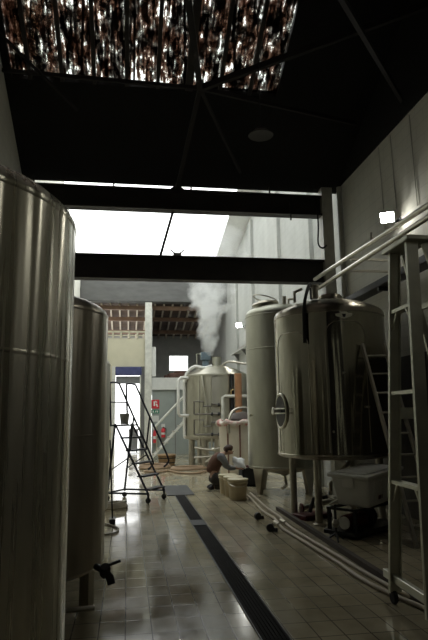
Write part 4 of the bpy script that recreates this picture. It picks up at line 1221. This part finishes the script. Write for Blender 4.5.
for x, z, lab in ((1.17, 1.12, 'small white instruction card above the larger extinguisher'), (1.52, 1.22, 'small white instruction card above the smaller extinguisher')):
    tag(MB().box((x, yw, z), (0.16, 0.010, 0.14)).build('card', 'pale_beam'), lab, 'card', 'cards above the extinguishers')

# wooden tub, hose coils and mats on the far floor
tb = thing('wooden_tub', 'brown wooden tub on the floor in front of the metal stair', 'tub', (1.32, 19.6, 0))
MB().lathe([(0, 0.02), (0.26, 0.0), (0.30, 0.30), (0.27, 0.30), (0.24, 0.05), (0, 0.05)], seg=28).build('staves', 'brown_wood', tb)
for z in (0.07, 0.22):
    MB().lathe([(0.268 + z * 0.13, z), (0.276 + z * 0.13, z), (0.280 + z * 0.13, z + 0.03), (0.270 + z * 0.13, z + 0.03)], seg=28, cap=False).build('hoop', 'black_metal', tb)
MB().lathe([(0.30, 0.30), (0.32, 0.32), (0.30, 0.35), (0.1, 0.37), (0, 0.37)], seg=28).build('lid', 'brown_wood', tb)
def coil(c, r, n, rt_, m, label, sq=1.0, jit=0.03):
    pts = []
    for i in range(n * 18):
        a = 2 * PI * i / 18
        q = r * (1 - 0.06 * (i / 18)) + jit * math.sin(i * 0.7)
        pts.append((c[0] + q * math.cos(a), c[1] + q * sq * math.sin(a), rt_ + rt_ * 1.05 * (i / 18)))
    ho = thing('hose', label, 'hose')
    MB().tube(pts, rt_, 8).build('coil', m, ho)
    e = Vector(pts[-1])
    MB().tube([e, e + Vector((0.05, 0.12, 0.0))], rt_ * 1.3, 8).build('coupling', 'leg', ho)
coil((0.85, 18.4, 0), 0.50, 3, 0.03, 'hose_brown', 'brown hose coiled on the far floor between rolling ladder and wooden tub', 1.3)
coil((1.85, 17.6, 0), 0.55, 2, 0.03, 'hose_brown', 'brown hose coiled on the far floor before the kettle legs', 0.9)
tag(MB().tube(smooth_path([(2.3, 16.8, 0.03), (1.9, 16.2, 0.03), (1.5, 16.4, 0.03), (1.2, 17.2, 0.03), (0.9, 16.9, 0.03), (0.5, 17.2, 0.03)]), 0.028, 8).build('hose', 'hose_brown'), 'loose brown hose snaking over the far floor toward the rolling ladder', 'hose')
# loft clutter
tp = thing('tarpaulin', 'brown tarpaulin heaped on the loft below its bright window', 'tarpaulin', (2.36, 26.2, 3.28))
mb = MB()
for (x, y, z, sx, sy, sz, r) in ((0, 0, 0.14, 1.1, 0.7, 0.28, 0.1), (0.15, -0.05, 0.32, 0.8, 0.55, 0.12, -0.15)):
    mb.box((x, y, z), (sx, sy, sz), rz=r)
mb.build('heap', 'tarp', tp, bevel=0.06)
MB().box((-0.62, 0.0, 0.10), (0.22, 0.4, 0.20)).build('folded_end', 'tarp', tp, bevel=0.05)
# bin seen in the doorway
wb_ = thing('wheelie_bin', 'dark bin standing outside in the bright doorway', 'bin', (0.26, 26.4, 0))
MB().box((0, 0, 0.55), (0.42, 0.5, 0.9), taper=0.85).build('body', 'dark_grey', wb_, bevel=0.02)
MB().box((0, 0, 1.03), (0.46, 0.55, 0.07)).build('lid', 'dark_grey', wb_, bevel=0.02)
for s in (-1, 1):
    MB().lathe([(0.09, -0.02), (0.09, 0.02)], (s * 0.16, 0.18, 0.09), 16, RY(PI / 2)).build('wheel', 'black_rubber', wb_)
# clutter at the foot of the third tank
coil((-0.20, 10.6, 0), 0.20, 4, 0.022, 'hose_pale', 'pale hose coiled on the floor just past the row of tanks', 1.2)
pb = thing('push_broom', 'long-handled dark broom standing against the pale tank edge', 'broom', (-0.215, 9.25, 0))
MB().box((0, 0, 0.045), (0.09, 0.26, 0.05)).build('brush_head', 'black_metal', pb)
MB().box((0, 0, 0.012), (0.08, 0.25, 0.024)).build('bristles', 'black_rubber', pb)
MB().tube([(0, 0, 0.05), (-0.055, -0.03, 1.25)], 0.012, 8).build('handle', 'black_metal', pb)
tag(MB().tube(smooth_path([(-0.5, 9.4, 0.015), (-0.25, 9.0, 0.015), (-0.12, 8.7, 0.015), (-0.16, 8.4, 0.015), (-0.32, 8.3, 0.015)]), 0.014, 8).build('hose', 'hose_pale'), 'thin pale hose bent in an arc on the floor at the broom', 'hose')
